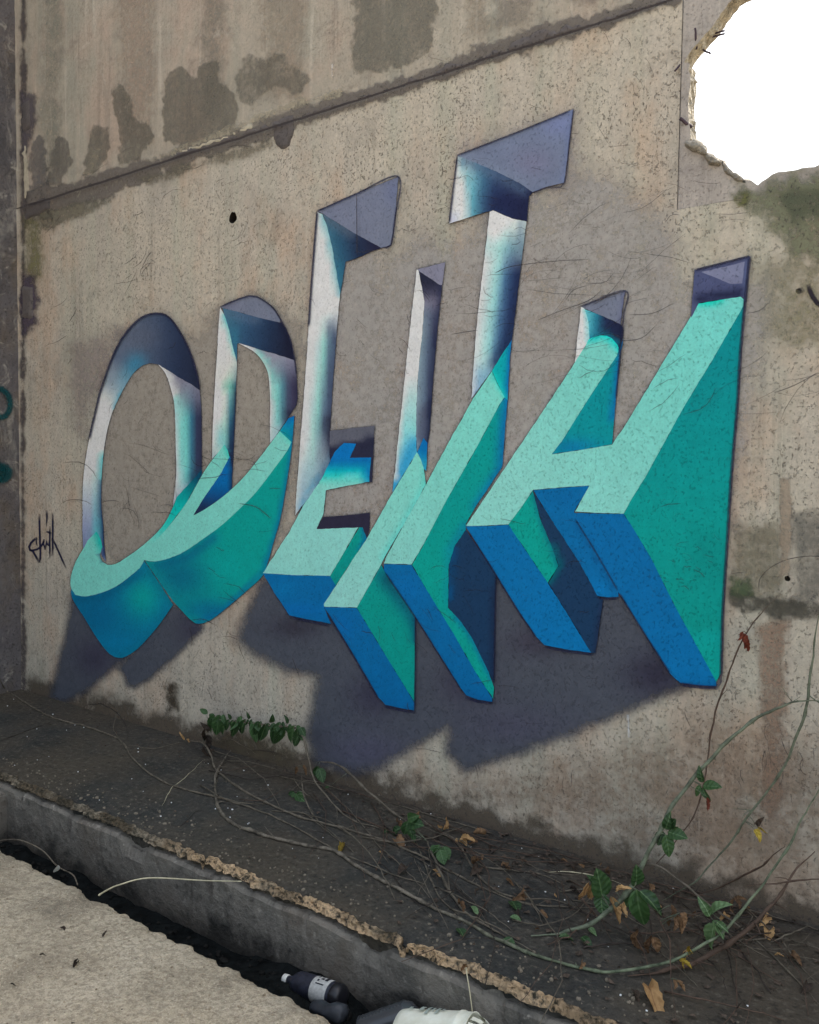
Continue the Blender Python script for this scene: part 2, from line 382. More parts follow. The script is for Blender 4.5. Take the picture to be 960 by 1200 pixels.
def soft(parent, name, polys, rgb, amax, s, off, mat='paint_soft', layers=(), step=None, wob=0.0, plane=P, inner=None):
    """a sprayed patch: opacity fades over s pixels each side of the outline"""
    if not isinstance(polys[0][0], (tuple, list, np.ndarray)): polys = [polys]
    arr = np.concatenate([np.array(p, float) for p in polys]); x0, y0 = arr.min(0) - s - 2; x1, y1 = arr.max(0) + s + 2
    step = step or max(1.6, s / 2.2); xs = np.arange(x0, x1 + step, step); ys = np.arange(y0, y1 + step, step)
    gx, gy = np.meshgrid(xs, ys); g = np.stack([gx.ravel(), gy.ravel()], 1)
    d = np.full(len(g), -1e9)
    for p in polys:
        pa = np.array(p, float); m = (g[:, 0] > pa[:, 0].min() - s - 3) & (g[:, 0] < pa[:, 0].max() + s + 3) & (g[:, 1] > pa[:, 1].min() - s - 3) & (g[:, 1] < pa[:, 1].max() + s + 3)
        if m.any(): d[m] = np.maximum(d[m], sdist(g[m], [tuple(q) for q in p]))
    if wob: d = d + wob * np.array([noise.noise(Vector((x * .05, y * .05, 1))) + .6 * noise.noise(Vector((x * .16, y * .16, 4))) for x, y in g])
    t = np.clip((d + s) / (2 * s), 0, 1); a = amax * t * t * (3 - 2 * t)
    if inner: a = a * np.clip(1 - (d - inner[0]) / inner[1], 0, 1)
    nx, ny = len(xs), len(ys); A = a.reshape(ny, nx)
    cell = (A[:-1, :-1] > .004) | (A[1:, :-1] > .004) | (A[:-1, 1:] > .004) | (A[1:, 1:] > .004)
    jj, ii = np.nonzero(cell); q = np.stack([jj * nx + ii, (jj + 1) * nx + ii, (jj + 1) * nx + ii + 1, jj * nx + ii + 1], 1)
    used, inv = np.unique(q, return_inverse=True); q = inv.reshape(-1, 4)
    o = mesh_obj(name, [plane(x, y, off) for x, y in g[used]], q, M[mat], parent)
    set_col(o.data, shade(g[used], rgb, layers), a[used]); return o
def strokes(parent, name, lines, rgb, off, mat='paint_soft', plane=P):
    """soft painted lines; each (points, width px, opacity)"""
    V = []; F = []; A = []
    for k, (pts, wd, al) in enumerate(lines):
        pts = [np.array(p, float) for p in pts]; n = len(pts); b0 = len(V); oo = off + k * 2e-5
        for i in range(n):
            t = pts[min(n - 1, i + 1)] - pts[max(0, i - 1)]; t /= max(1e-6, np.linalg.norm(t)); nr = np.array((-t[1], t[0]))
            e = 1.0 if 0 < i < n - 1 else .25
            ww = wd if not hasattr(wd, '__len__') else wd[0] + (wd[1] - wd[0]) * i / (n - 1)
            for u, aa in ((-1, 0), (-.55, 1), (0, 1), (.55, 1), (1, 0)):
                V.append((*(pts[i] + nr * u * ww * .62), oo)); A.append(al * aa * e)
        for i in range(n - 1):
            for j in range(4): F.append((b0 + i * 5 + j, b0 + i * 5 + j + 1, b0 + i * 5 + j + 6, b0 + i * 5 + j + 5))
    o = mesh_obj(name, [plane(x, y, z) for x, y, z in V], F, M[mat], parent)
    set_col(o.data, np.tile(np.array(rgb, float), (len(V), 1)), np.array(A)); return o

# ------------------------------------------------------------------ ground and setting
def grid_sheet(name, xs, ys, zf, mat, parent=None, skirt=None, front=True):
    """top sheet over xs * ys(list or fn of x) with a rough broken front skirt of the given depth along the ys edge"""
    V = []; F = []; nx = len(xs)
    rows = len(ys(xs[0])[0:]) if callable(ys) else len(ys)
    for i, x in enumerate(xs):
        yy = ys(x) if callable(ys) else ys
        for y in yy: V.append((x, y, zf(x, y)))
    for i in range(nx - 1):
        for j in range(rows - 1): F.append((i * rows + j, (i + 1) * rows + j, (i + 1) * rows + j + 1, i * rows + j + 1))
    if skirt:
        depth, n, amp, edge_j, sgn = skirt; b0 = len(V)
        for i, x in enumerate(xs):
            e = V[i * rows + edge_j]
            for k in range(1, n + 1):
                t = k / n; V.append((x, e[1] + sgn * (amp * fbm(x * 14, t * depth * 18, 5) * min(1, t * 3) + .012 * t), e[2] - depth * t))
        for i in range(nx - 1):
            for k in range(n):
                a = i * rows + edge_j if k == 0 else b0 + i * n + k - 1; c = (i + 1) * rows + edge_j if k == 0 else b0 + (i + 1) * n + k - 1
                q = (a, b0 + i * n + k, b0 + (i + 1) * n + k, c); F.append(q if sgn > 0 else q[::-1])
    return mesh_obj(name, V, F, mat, parent, smooth=False)

g = mesh_obj('ground', [(-400, -400, -.5), (400, -400, -.5), (400, 400, -.5), (-400, 400, -.5)], [(0, 1, 2, 3)], M['ground']); tag(g, kind='structure')

XR = 3.4
# trench floor, uneven with silt
xs = np.arange(XC - .02, XR, .04); ysf = np.arange(YS - .12, YE + .12, .03)
def ztr(x, y):
    bx, by, _ = on_y(372, 1166, YE - .11)
    return TD + .025 * fbm(x * 5, y * 7, 2) + .012 * fbm(x * 25, y * 25, 3) + .075 * math.exp(-((x - bx + .08) / .28) ** 2)
tag(grid_sheet('trench_floor', xs, list(ysf), ztr, M['trench_floor']), kind='structure')

# walking slab in the foreground: broken edge towards the trench
def slab_edge(x): return YS + .016 * fbm(x * 3.1, 1, 0) + .020 * fbm(x * 9, 3, 0) + .008 * fbm(x * 31, 5, 0)
_sy = np.concatenate([np.linspace(-4.5, .5, 8)[:-1], np.linspace(.5, 1.0, 120)])
def slab_ys(x):
    e = slab_edge(x); return [(-4.5 + (v + 4.5) * 1.0) if v < .5 else .5 + (e - .5) * (v - .5) / .5 for v in _sy]
def slab_z(x, y):
    e = slab_edge(x); d = max(0, e - y)
    return -.004 + .006 * fbm(x * 2, y * 2, 9) + .004 * fbm(x * 11, y * 11, 4) + .0035 * fbm(x * 40, y * 40, 6) + .002 * fbm(x * 95, y * 95, 7) - .018 * math.exp(-d / .018)
sx = np.concatenate([np.arange(XC - .01, -1.2, .010), np.linspace(-1.2, XR, 60)])
tag(grid_sheet('walkway_slab', sx, slab_ys, slab_z, M['slab'], skirt=(.42, 12, .030, len(_sy) - 1, -1)), kind='structure')

# ledge under the wall: dirty topping over a cast concrete kerb face
def ledge_edge(x): return YE + .010 * fbm(x * 2.7, 7, 0) + .016 * fbm(x * 8, 2, 0) + .010 * fbm(x * 28, 4, 0)
_ly = np.concatenate([np.linspace(0, .22, 22), np.linspace(.24, 1, 40)])
def ledge_ys(x):
    e = ledge_edge(x); return [e + (D + .03 - e) * v for v in _ly]
def ledge_z(x, y):
    d = y - ledge_edge(x)
    return .004 * fbm(x * 1.7, y * 1.7, 1) + .003 * fbm(x * 9, y * 9, 5) + .0015 * fbm(x * 42, y * 42, 8) - .016 * math.exp(-max(0, d) / .014)
lx = np.concatenate([np.arange(XC - .01, .5, .013), np.linspace(.5, XR, 40)])
ledge = grid_sheet('ledge', lx, ledge_ys, ledge_z, M['dirt'], skirt=(.075, 5, .016, 0, 1)); tag(ledge, kind='structure')
# worn rim along the topping: crumbled concrete, its sunlit stretch painted paler
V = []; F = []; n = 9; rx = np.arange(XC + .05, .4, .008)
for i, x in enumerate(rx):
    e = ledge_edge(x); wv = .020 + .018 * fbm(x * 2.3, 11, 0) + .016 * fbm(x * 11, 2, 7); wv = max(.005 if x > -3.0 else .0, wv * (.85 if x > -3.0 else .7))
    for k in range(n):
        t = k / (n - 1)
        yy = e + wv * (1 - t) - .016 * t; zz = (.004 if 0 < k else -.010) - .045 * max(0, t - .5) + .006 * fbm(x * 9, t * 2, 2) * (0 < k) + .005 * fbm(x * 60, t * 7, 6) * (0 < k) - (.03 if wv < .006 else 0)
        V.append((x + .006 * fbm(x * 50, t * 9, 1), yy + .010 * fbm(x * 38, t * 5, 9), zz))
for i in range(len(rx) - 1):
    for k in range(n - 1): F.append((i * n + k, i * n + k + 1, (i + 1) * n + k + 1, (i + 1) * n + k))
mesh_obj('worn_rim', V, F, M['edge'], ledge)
# cast face of the trench, standing a little proud of the topping, with a chipped top arris
def face_y(x, z): return YE - .030 + .005 * fbm(x * 3, z * 3, 2) + .003 * fbm(x * 14, z * 14, 5) + (.03 if False else 0)
V = []; F = []; fx = np.arange(XC - .01, .6, .018); prof = [(.10, 0), (.05, 0), (.012, 0), (0, -.012), (0, -.04), (0, -.08), (0, -.12), (0, -.17), (0, -.23), (0, -.34)]
for x in fx:
    chip = max(0, fbm(x * 4, 3, 3) - .15) * .08 + .010 * abs(fbm(x * 17, 2, 2))
    top = -.040 + .012 * fbm(x * 5, 6, 1)
    for k, (dy, dz) in enumerate(prof):
        c = chip if k in (2, 3) else (chip * .6 if k == 4 else 0)
        V.append((x, face_y(x, dz) + dy + c * .8, top + dz - (c * .7 if k in (2, 3) else 0)))
n = len(prof)
for i in range(len(fx) - 1):
    for k in range(n - 1): F.append((i * n + k, i * n + k + 1, (i + 1) * n + k + 1, (i + 1) * n + k))
tag(mesh_obj('trench_wall', V, F, M['face']), kind='structure')
# end pier where the trench meets a cross beam
pxe = on_y(7, 950, YE - .03).x
def rough_box(name, lo, hi, mat, parent=None, amp=.004, seg=.05, bev=.008):
    bm = bmesh.new(); bmesh.ops.create_cube(bm, size=1)
    for v in bm.verts: v.co = Vector([(lo[k] + hi[k]) / 2 + v.co[k] * (hi[k] - lo[k]) for k in range(3)])
    bmesh.ops.bevel(bm, geom=bm.edges[:], offset=bev, segments=2, affect='EDGES')
    for _ in range(3):
        es = [e for e in bm.edges if e.calc_length() > seg]
        if es: bmesh.ops.subdivide_edges(bm, edges=es, cuts=1, use_grid_fill=True)
    for v in bm.verts: v.co += Vector((fbm(*(v.co * 9)), fbm(*(v.co * 9 + Vector((5, 5, 5)))), fbm(*(v.co * 9 + Vector((9, 1, 3)))))) * amp
    return bm_obj(name, bm, mat, parent)
pier = rough_box('trench_pier', (XC + .02, YE - .16, -.45), (pxe, YE + .02, -.07), M['face']); tag(pier, kind='structure')

# ------------------------------------------------------------------ the walls
wall = empty('concrete_wall', 'tall weathered concrete panel wall carrying the turquoise graffiti lettering', 'wall')
THK = .08
def XZ(px, py): p = P(px, py); return (p.x, p.z)
def panel(name, outline, holes, yf, mat, step, edge_holes=(), edge_mat=None, yb=None, parent=wall):
    yb = yb or yf + THK
    v, f = cdt(outline, step, holes); nv = len(v)
    V = [(x, yf, z) for x, z in v]; F = [t[::-1] if True else t for t in f.tolist()]
    V += [(x, yb, z) for x, z in v]; F += [[i + nv for i in t[::-1]] for t in F]
    o = mesh_obj(name, V, F, mat, parent)
    # make the front face look at the camera
    me = o.data
    if me.polygons[0].normal.y > 0: me.flip_normals()
    for h, em, nm in edge_holes:
        n = len(h); K = 5; VV = []; FF = []
        for (x, z) in h:
            for k in range(K):
                t = k / (K - 1); a = .016 if 0 < k < K - 1 else 0
                VV.append((x + a * fbm(x * 30, z * 30, t * 4), yf + (yb - yf) * t, z + a * fbm(x * 30 + 7, z * 30, t * 4)))
        for i in range(n):
            for k in range(K - 1):
                a, b = i * K + k, ((i + 1) % n) * K + k; FF.append((a, b, b + 1, a + 1))
        mesh_obj(nm, VV, FF, em, parent)
    return o
def rect_pts(pts, step): return resample(pts, step)
# the patched field round the hole
xs_, zs_ = XZ(794, 245)
gap = .002
def disc(px, py, r, n=14):
    c = XZ(px, py); return [(c[0] + r * math.cos(2 * math.pi * k / n) * (1 + .12 * math.sin(k * 5)), c[1] + r * math.sin(2 * math.pi * k / n) * (1 + .10 * math.cos(k * 3))) for k in range(n)]
tie = disc(273, 255, .030); tie2 = disc(923, 678, .010, 10); tie3 = disc(936, 341, .010, 10)
low = [(XC - .02, -.06), (XR, -.06), (XR, zs_ - gap), (xs_ - gap, zs_ - gap), (xs_ - gap, ZJ - .005), (XC - .02, ZJ - .005)]
lowp = panel('lower_panel', resample(low, .06), [tie, tie2, tie3], D, M['wall'], .12)
for h, dp in ((tie, .05), (tie2, .03), (tie3, .03)):
    n = len(h); c = np.array(h).mean(0); VV = []; FF = []
    for (x, z) in h: VV += [(x, D, z), (c[0] + (x - c[0]) * .85, D + dp, c[1] + (z - c[1]) * .85)]
    VV.append((c[0], D + dp, c[1])); L = len(VV) - 1
    for i in range(n):
        j = (i + 1) % n; FF += [(i * 2, j * 2, j * 2 + 1, i * 2 + 1), (i * 2 + 1, j * 2 + 1, L)]
    mesh_obj('tie_hole', VV, FF, M['hole'], wall)
hole_px = [(862, -6), (846, 14), (830, 35), (815, 53), (806, 64), (801, 72), (809, 75), (809, 100), (807, 130), (808, 150), (808, 163), (804, 167), (812, 172), (820, 172), (827, 176), (831, 184), (838, 187), (846, 188), (854, 197), (862, 203), (871, 208), (879, 213), (886, 218), (892, 212), (899, 207), (906, 203), (920, 200), (932, 198), (947, 196), (960, 193), (985, 192), (1010, 180), (1050, 182), (1075, 160), (1070, 110), (1082, 60), (1060, 20), (1068, -20), (1030, -52), (990, -44), (950, -34), (905, -20), (880, -13)]
hole = [XZ(*p) for p in hole_px]
hr = []
for (x, z) in resample(hole, .018): hr.append((x + .008 * fbm(x * 22, z * 22, 1), z + .008 * fbm(x * 22, z * 22, 8)))
pat = [(xs_, zs_), (XR, zs_), (XR, ZJ - .005), (xs_, ZJ - .005)]
panel('patch_panel', resample(pat, .06), [hr], D + .004, M['wall_patch'], .08, [(hr, M['broken'], 'broken_jamb')])
up = [(XC - .02, ZJ + .005), (XR, ZJ + .005), (XR, ZJ + 2.6), (XC - .02, ZJ + 2.6)]
panel('upper_panel', resample(up, .2), [], D + .002, M['wall_upper'], .25)
mesh_obj('joint_filler', [(XC, D + .02, ZJ - .02), (XR, D + .02, ZJ - .02), (XR, D + .02, ZJ + .02), (XC, D + .02, ZJ + .02), (XC, D + .1, ZJ - .02), (XR, D + .1, ZJ - .02), (XR, D + .1, ZJ + .02), (XC, D + .1, ZJ + .02)],
         [(0, 1, 2, 3), (4, 7, 6, 5), (0, 4, 5, 1), (3, 2, 6, 7)], M['mortar'], wall)
mesh_obj('seam_filler', [(xs_ - .02, D + .012, zs_ - .02), (XR, D + .012, zs_ - .02), (XR, D + .012, zs_ + .006), (xs_ + .006, D + .012, zs_ + .006), (xs_ + .006, D + .012, ZJ), (xs_ - .02, D + .012, ZJ)],
         [(0, 1, 2, 3), (0, 3, 4, 5)], M['wall_patch'], wall)
# mortar squeezed and smeared along the joint: thin ragged slabs
def relief(name, poly_px, thick, mat, parent=wall, wob=2.0, step=4.0, plane=P):
    rp = resample(poly_px, 3.0, 0)
    rp = [(x + wob * noise.noise(Vector((x * .13, y * .13, 2))), y + wob * noise.noise(Vector((x * .13, y * .13, 8)))) for x, y in rp]
    v, f = cdt(rp, step); d = poly_dist(v, rp, True)
    off = thick * np.clip(d / 3.0, 0, 1) * (.75 + .4 * np.array([noise.noise(Vector((x * .12, y * .12, 5))) for x, y in v])) - .004 * (d < .3)
    return mesh_obj(name, [plane(x, y, float(o)) for (x, y), o in zip(v, off)], [t[::-1] for t in f], mat, parent, smooth=True)
def jy(x): return 251 - .319 * x
relief('mortar_smear', [(316, jy(316) - 6), (334, jy(334) - 10), (345, jy(345) - 6), (346, jy(346) + 14), (340, 172), (330, 177), (322, 170), (320, jy(320) + 10)], .010, M['mortar'])
relief('mortar_smear', [(590, jy(590) - 1), (600, jy(600) - 12), (640, jy(640) - 16), (646, jy(646) - 9), (640, jy(640) + 3), (610, jy(610) + 4)], .008, M['mortar'])
relief('mortar_smear', [(28, jy(28) - 4), (58, jy(58) - 4), (61, jy(61) + 12), (45, jy(45) + 16), (28, jy(28) + 18)], .010, M['mortar'])
relief('mortar_smear', [(180, jy(180) - 2), (215, jy(215) - 8), (262, jy(262) - 9), (296, jy(296) - 14), (296, jy(296) - 5), (262, jy(262) - 2), (215, jy(215) - 1)], .006, M['mortar_pale'], wob=3)
relief('mortar_smear', [(24, 118), (36, 116), (37, 150), (30, 156), (24, 158)], .010, M['mortar'])
relief('mortar_smear', [(24, 332), (40, 336), (40, 372), (34, 374), (24, 374)], .012, M['mortar'])
relief('mortar_smear', [(24, 165), (30, 162), (34, 200), (35, 232), (27, 234)], .006, M['mortar_pale'])

def ribbon(x0, x1, up_, lo_, thick, mat, seed):
    xs_r = np.arange(x0, x1, 4.0); top = []; bot = []
    for x in xs_r:
        e_ = min(1, (x - x0) / 18, (x1 - x) / 18); u_ = up_ * e_ * max(.12, .75 + 1.1 * fbm(x * .035, seed, 0) + .5 * fbm(x * .15, seed, 3)); l_ = lo_ * e_ * max(.1, .75 + 1.1 * fbm(x * .04, seed, 7) + .5 * fbm(x * .17, seed, 5))
        top.append((x, jy(x) - u_)); bot.append((x, jy(x) - (0 if up_ * lo_ else 0) + l_))
    relief('joint_mortar', top + bot[::-1], thick, mat, wob=.6, step=3.0)
for x0, x1, u_, l_, th_, sd_ in ((62, 190, 4, 1.6, .004, 1), (186, 330, 7, 2.0, .006, 2), (345, 470, 6, 2.0, .005, 3), (462, 600, 8, 2.2, .006, 4), (590, 700, 11, 2.0, .007, 5), (690, 800, 7, 2.5, .006, 6)):
    ribbon(x0, x1, u_, l_, th_, M['mortar'], sd_)
# reinforcing bars sticking out of the break
def tube(pts, rad, n=7, closed_end=True):
    V = []; F = []; m = len(pts); pts = [Vector(p) for p in pts]; up = Vector((.13, .31, .94))
    for i, p in enumerate(pts):
        t = (pts[min(m - 1, i + 1)] - pts[max(0, i - 1)]).normalized(); a = t.cross(up)
        if a.length < .05: a = t.cross(Vector((1, 0, 0)))
        a.normalize(); b = t.cross(a); r = rad[i] if hasattr(rad, '__len__') else rad
        for k in range(n): V.append(p + (a * math.cos(2 * math.pi * k / n) + b * math.sin(2 * math.pi * k / n)) * r)
    for i in range(m - 1):
        for k in range(n): F.append((i * n + k, i * n + (k + 1) % n, (i + 1) * n + (k + 1) % n, (i + 1) * n + k))
    F.append(tuple(range(n))[::-1]); F.append(tuple((m - 1) * n + k for k in range(n)))
    return V, F
def bar(a, b, r=.0035):
    pts = [a.lerp(b, t) + Vector((fbm(t * 3, a.x), 0, fbm(t * 3, a.z))) * .003 for t in np.linspace(0, 1, 6)]
    V, F = tube(pts, r); mesh_obj('rebar', V, F, M['rust'], wall, smooth=True)
bar(on_y(828, 41, D + .08), on_y(849, 36, D + .03)); bar(on_y(828, 44.5, D + .08), on_y(849, 39.5, D + .03))
bar(on_y(822, 57, D + .07), on_y(832.5, 62.5, D + .03), .0035); bar(on_y(815, 32, D - .012), on_y(816.5, 58, D + .02), .0035)
bar(on_y(791, 83, D - .015), on_y(802, 70, D + .015), .0035); bar(on_y(797, 139, D - .015), on_y(811, 149, D + .02), .006)
relief('rubble_lip', [(803, 165), (815, 163), (828, 171), (830, 180), (842, 185), (848, 190), (842, 195), (830, 193), (826, 182), (812, 178), (804, 172)], .022, M['broken_grey'], wob=3, step=2.5)
relief('rubble_lip', [(846, 190), (858, 200), (872, 208), (874, 214), (860, 211), (848, 200)], .012, M['broken_grey'], wob=3, step=2.5)

# side wall meeting at the corner
side = empty('side_wall', 'dark grey rough concrete side wall meeting the painted wall at the corner', 'wall')
def PX(px, py, off=0.0): return on_x(px, py, XC + off)
V = []; F = []; ys_ = np.arange(-1.2, D + .05, .06); zs2 = np.arange(-.5, ZJ + 2.6, .08)
for y in ys_:
    for z in zs2: V.append((XC + .006 * fbm(y * 3, z * 3, 1) + .004 * fbm(y * 12, z * 12, 4) - .006, y, z))
nz = len(zs2)
for i in range(len(ys_) - 1):
    for k in range(nz - 1): F.append((i * nz + k, i * nz + k + 1, (i + 1) * nz + k + 1, (i + 1) * nz + k))
nb = len(V)
for (i, k) in ((0, 0), (0, nz - 1), (len(ys_) - 1, nz - 1), (len(ys_) - 1, 0)): v = V[i * nz + k]; V.append((XC - .2, v[1], v[2]))
F.append((nb, nb + 1, nb + 2, nb + 3)); F.append((0, nz - 1, nb + 1, nb)[::-1])
mesh_obj('wall_face', V, F, M['wall_side'], side)

# ------------------------------------------------------------------ stains and painted shade on the wall
def st(poly, rgb, a, s_, off, mat='stain', wob=4.0, **kw): return soft(wall, 'stain', poly, rgb, a, s_, off, mat, wob=wob, **kw)
DAMP = (104, 100, 91)
# damp patches above the joint
st(sm([(35, 232), (34, 200), (37, 170), (45, 158), (54, 168), (54, 200), (52, 226), (42, 232), (35, 232)]), (100, 97, 96), .8, 3.2, .0010, 'stain_hard', 6)
st(sm([(58, 216), (60, 180), (66, 164), (76, 162), (83, 178), (78, 205), (72, 222), (58, 216)]), (102, 98, 92), .8, 3.2, .0010, 'stain_hard', 6)
st(sm([(97, 205), (103, 170), (114, 150), (130, 146), (131, 165), (122, 190), (112, 204), (97, 205)]), DAMP, .8, 3.2, .0010, 'stain_hard', 6)
st(sm([(136, 196), (140, 160), (132, 125), (134, 104), (146, 101), (156, 125), (160, 140), (176, 150), (178, 165), (165, 182), (150, 192), (136, 196)]), DAMP, .8, 3.2, .0010, 'stain_hard', 6)
st(sm([(191, 165), (193, 120), (194, 90), (214, 80), (228, 92), (240, 72), (255, 75), (262, 100), (276, 110), (278, 135), (262, 155), (225, 170), (191, 165)]), DAMP, .8, 3.2, .0010, 'stain_hard', 6)
st(sm([(276, 118), (278, 85), (292, 64), (310, 70), (330, 62), (348, 82), (362, 92), (350, 108), (320, 104), (296, 122), (276, 118)]), DAMP, .6, 3.6, .0012, 'stain_hard', 6)
st([(415, 85), (416, 20), (412, -40), (505, -40), (512, 20), (505, 60), (480, 76), (440, 84)], (108, 105, 96), .75, 4, .0010, 'stain_hard', 6)
# dark and pale bands along the joint
J = lambda x, d: (x, jy(x) + d)
st([J(30, -16), J(200, -10), J(350, -16), J(480, -10), J(560, -18), J(640, -22), J(700, -12), J(800, -14), J(800, 6), J(640, 8), J(480, 8), J(350, 10), J(200, 16), J(60, 22), J(30, 24)], (104, 98, 93), .7, 4, .0011, 'stain', 7)
st([J(170, -10), J(240, -14), J(330, -24), J(400, -20), J(400, -12), J(330, -14), J(240, -6), J(175, -4)], (158, 150, 132), .6, 2.5, .0014, 'stain_hard', 4)
st([J(96, -14), J(110, -42), J(120, -40), J(108, -12)], (150, 142, 126), .5, 2.5, .0013, 'stain_hard', 3)
st([J(45, 12), J(90, 14), J(130, 26), J(95, 32), J(62, 40), J(46, 34)], (110, 105, 92), .7, 6, .0013, 'stain', 5)
st([J(160, 10), J(250, 8), J(330, 16), J(300, 26), J(230, 22), J(180, 24)], (112, 106, 93), .6, 6, .0013, 'stain', 5)
# left corner: dark strip down the edge, dark patches and moss
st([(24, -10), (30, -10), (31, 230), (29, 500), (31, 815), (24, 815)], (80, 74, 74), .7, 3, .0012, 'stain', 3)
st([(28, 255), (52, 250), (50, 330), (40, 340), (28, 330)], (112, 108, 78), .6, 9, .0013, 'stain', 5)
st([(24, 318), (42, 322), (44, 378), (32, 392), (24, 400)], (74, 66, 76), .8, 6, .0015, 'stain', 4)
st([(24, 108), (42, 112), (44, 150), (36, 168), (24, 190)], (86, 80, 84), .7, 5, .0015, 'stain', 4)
# streaks on the upper panel
for x, wd, c in ((60, 14, (130, 129, 118)), (160, 26, (154, 138, 124)), (250, 18, (126, 121, 111)), (330, 30, (146, 135, 121)), (600, 26, (124, 118, 110)), (690, 30, (118, 111, 105)), (560, 16, (142, 133, 120))):
    st([(x - wd, -60), (x + wd, -60), (x + wd * .8, jy(x) - 30), (x - wd * .7, jy(x) - 30)], c, .5, 12, .0008, 'stain', 8)
# moss and damp on the right, under the hole
st([(866, 214), (888, 222), (906, 207), (975, 197), (980, 320), (930, 300), (905, 270), (872, 250)], (108, 110, 90), .7, 14, .0012, 'stain', 12)
st([(900, 225), (975, 215), (975, 265), (930, 262)], (80, 86, 72), .55, 12, .0014, 'stain', 9)
st([(855, 226), (875, 222), (880, 240), (862, 244)], (92, 94, 62), .7, 6, .0014, 'stain', 5)
st([(880, 300), (975, 300), (975, 420), (890, 400)], (124, 120, 98), .55, 22, .0010, 'stain', 12)
# stains low on the right
st([(852, 690), (900, 698), (975, 712), (975, 728), (900, 722), (850, 712)], (72, 70, 63), .62, 6, .0013, 'stain', 6)
st([(925, 600), (975, 600), (975, 715), (928, 712)], (98, 97, 92), .5, 12, .0012, 'stain', 9)
st([(858, 610), (920, 615), (918, 705), (856, 700)], (112, 106, 90), .55, 14, .0011, 'stain', 10)
st([(856, 675), (880, 678), (885, 700), (856, 698)], (78, 92, 68), .6, 7, .0014, 'stain', 5)
st([(884, 730), (924, 730), (922, 830), (914, 960), (892, 960), (894, 830)], (136, 114, 98), .55, 8, .0012, 'stain', 6)
st([(914, 560), (928, 560), (926, 675), (914, 675)], (150, 136, 120), .8, 3, .0015, 'stain_hard', 2)
# foot of the wall: splashed dirt, and painted shade low on the right
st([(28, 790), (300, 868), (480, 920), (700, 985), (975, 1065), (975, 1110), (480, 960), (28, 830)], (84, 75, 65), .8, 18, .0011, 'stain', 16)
st([(440, 900), (520, 905), (700, 880), (860, 830), (980, 880), (980, 1080), (700, 985), (440, 920)], (124, 105, 88), .45, 40, .0009, 'stain', 16)  # broad brown tint paints in the weaker light at the lower right
st([(192, 802), (205, 800), (208, 832), (196, 836)], (66, 58, 48), .8, 7, .0014, 'stain', 5)
st([(250, 850), (345, 872), (340, 900), (290, 892), (245, 872)], (88, 80, 66), .6, 12, .0014, 'stain', 7)
st([(735, 838), (738, 838), (738, 864), (736, 864)], (205, 203, 198), .9, 1.2, .0030, 'stain_hard', 1)
st([(388, 74), (391, 74), (391, 92), (388, 90)], (190, 186, 180), .8, 1.6, .0030, 'stain_hard', 1.5)

# ------------------------------------------------------------------ the painted lettering
mural = empty('graffiti_lettering', 'turquoise and blue three-dimensional graffiti lettering sprayed across the concrete wall', 'graffiti')
MINT = (116, 196, 184); MINT2 = (132, 202, 190); TEAL = (0, 132, 130); GTEAL = (0, 142, 132); BLUE = (0, 98, 152); NAVY = (36, 44, 74); DNAV = (26, 54, 84)
LAV = (106, 112, 130); WHT = (208, 208, 202); GREY = (134, 126, 121); SHD = (74, 72, 88)
soft(mural, 'background_paint', [[(372, 300), (420, 285), (452, 300), (490, 270), (530, 280), (580, 240), (640, 225), (690, 190), (740, 220), (790, 270), (800, 330), (880, 330), (905, 320), (900, 420), (850, 620), (700, 640), (560, 600), (500, 560), (430, 640), (345, 640), (352, 500)]], (154, 150, 147), .62, 30, .0017, 'fill', wob=10, step=9)
soft(mural, 'background_paint', [[(118, 440), (140, 392), (185, 366), (232, 395), (252, 360), (300, 340), (352, 380), (352, 520), (330, 640), (236, 600), (200, 640), (130, 664), (110, 600)]], (144, 137, 128), .75, 14, .0018, 'fill', wob=6, step=6)
soft(mural, 'background_paint', [[(84, 400), (110, 392), (150, 380), (160, 372), (140, 420), (112, 470), (100, 510), (84, 500)]], (142, 132, 128), .5, 14, .0019, 'fill', wob=8, step=6)
soft(mural, 'background_paint', [[(530, 165), (680, 118), (690, 215), (620, 250), (560, 270)]], (138, 134, 138), .38, 18, .0020, 'fill', wob=6, step=6)
shadow = (74, 78, 88)
soft(mural, 'painted_shadow', [[(86, 698), (78, 735), (66, 788), (60, 816), (72, 822), (86, 818), (108, 804), (136, 782), (150, 771), (120, 730)]], shadow, .92, 7, .0030, wob=2, layers=[('blob', (112, 770), 26, (58, 56, 74), .8)])
soft(mural, 'painted_shadow', [[(203, 706), (170, 748), (140, 782), (149, 803), (158, 806), (175, 796), (206, 770), (239, 735), (226, 722)]], shadow, .92, 6, .0031, wob=2, layers=[('blob', (225, 738), 22, (58, 56, 72), .7)])
soft(mural, 'painted_shadow', [[(306, 678), (292, 712), (277, 750), (300, 768), (339, 787), (373, 793), (366, 830), (358, 865), (372, 893), (410, 906), (447, 900), (480, 877), (525, 853), (523, 885), (545, 903), (605, 885), (680, 856), (740, 831), (805, 806), (790, 780), (725, 690), (700, 640), (600, 640), (540, 640), (480, 660), (400, 680), (340, 690)]],
     shadow, .93, 11, .0032, wob=3, layers=[('blob', (770, 790), (46, 34), (46, 44, 60), .85), ('blob', (440, 815), (34, 30), (56, 54, 72), .8), ('blob', (545, 800), (36, 30), (58, 55, 72), .75), ('blob', (630, 752), (40, 20), (58, 54, 68), .75), ('blob', (345, 735), (36, 16), (54, 52, 64), .8), ('blob', (430, 880), (60, 26), (80, 78, 100), .6), ('blob', (600, 850), (80, 30), (74, 72, 92), .5)])

def letter(lbl):
    o = bpy.data.objects.new('letter', None); COL.objects.link(o); o.parent = mural; o['label'] = lbl; return o

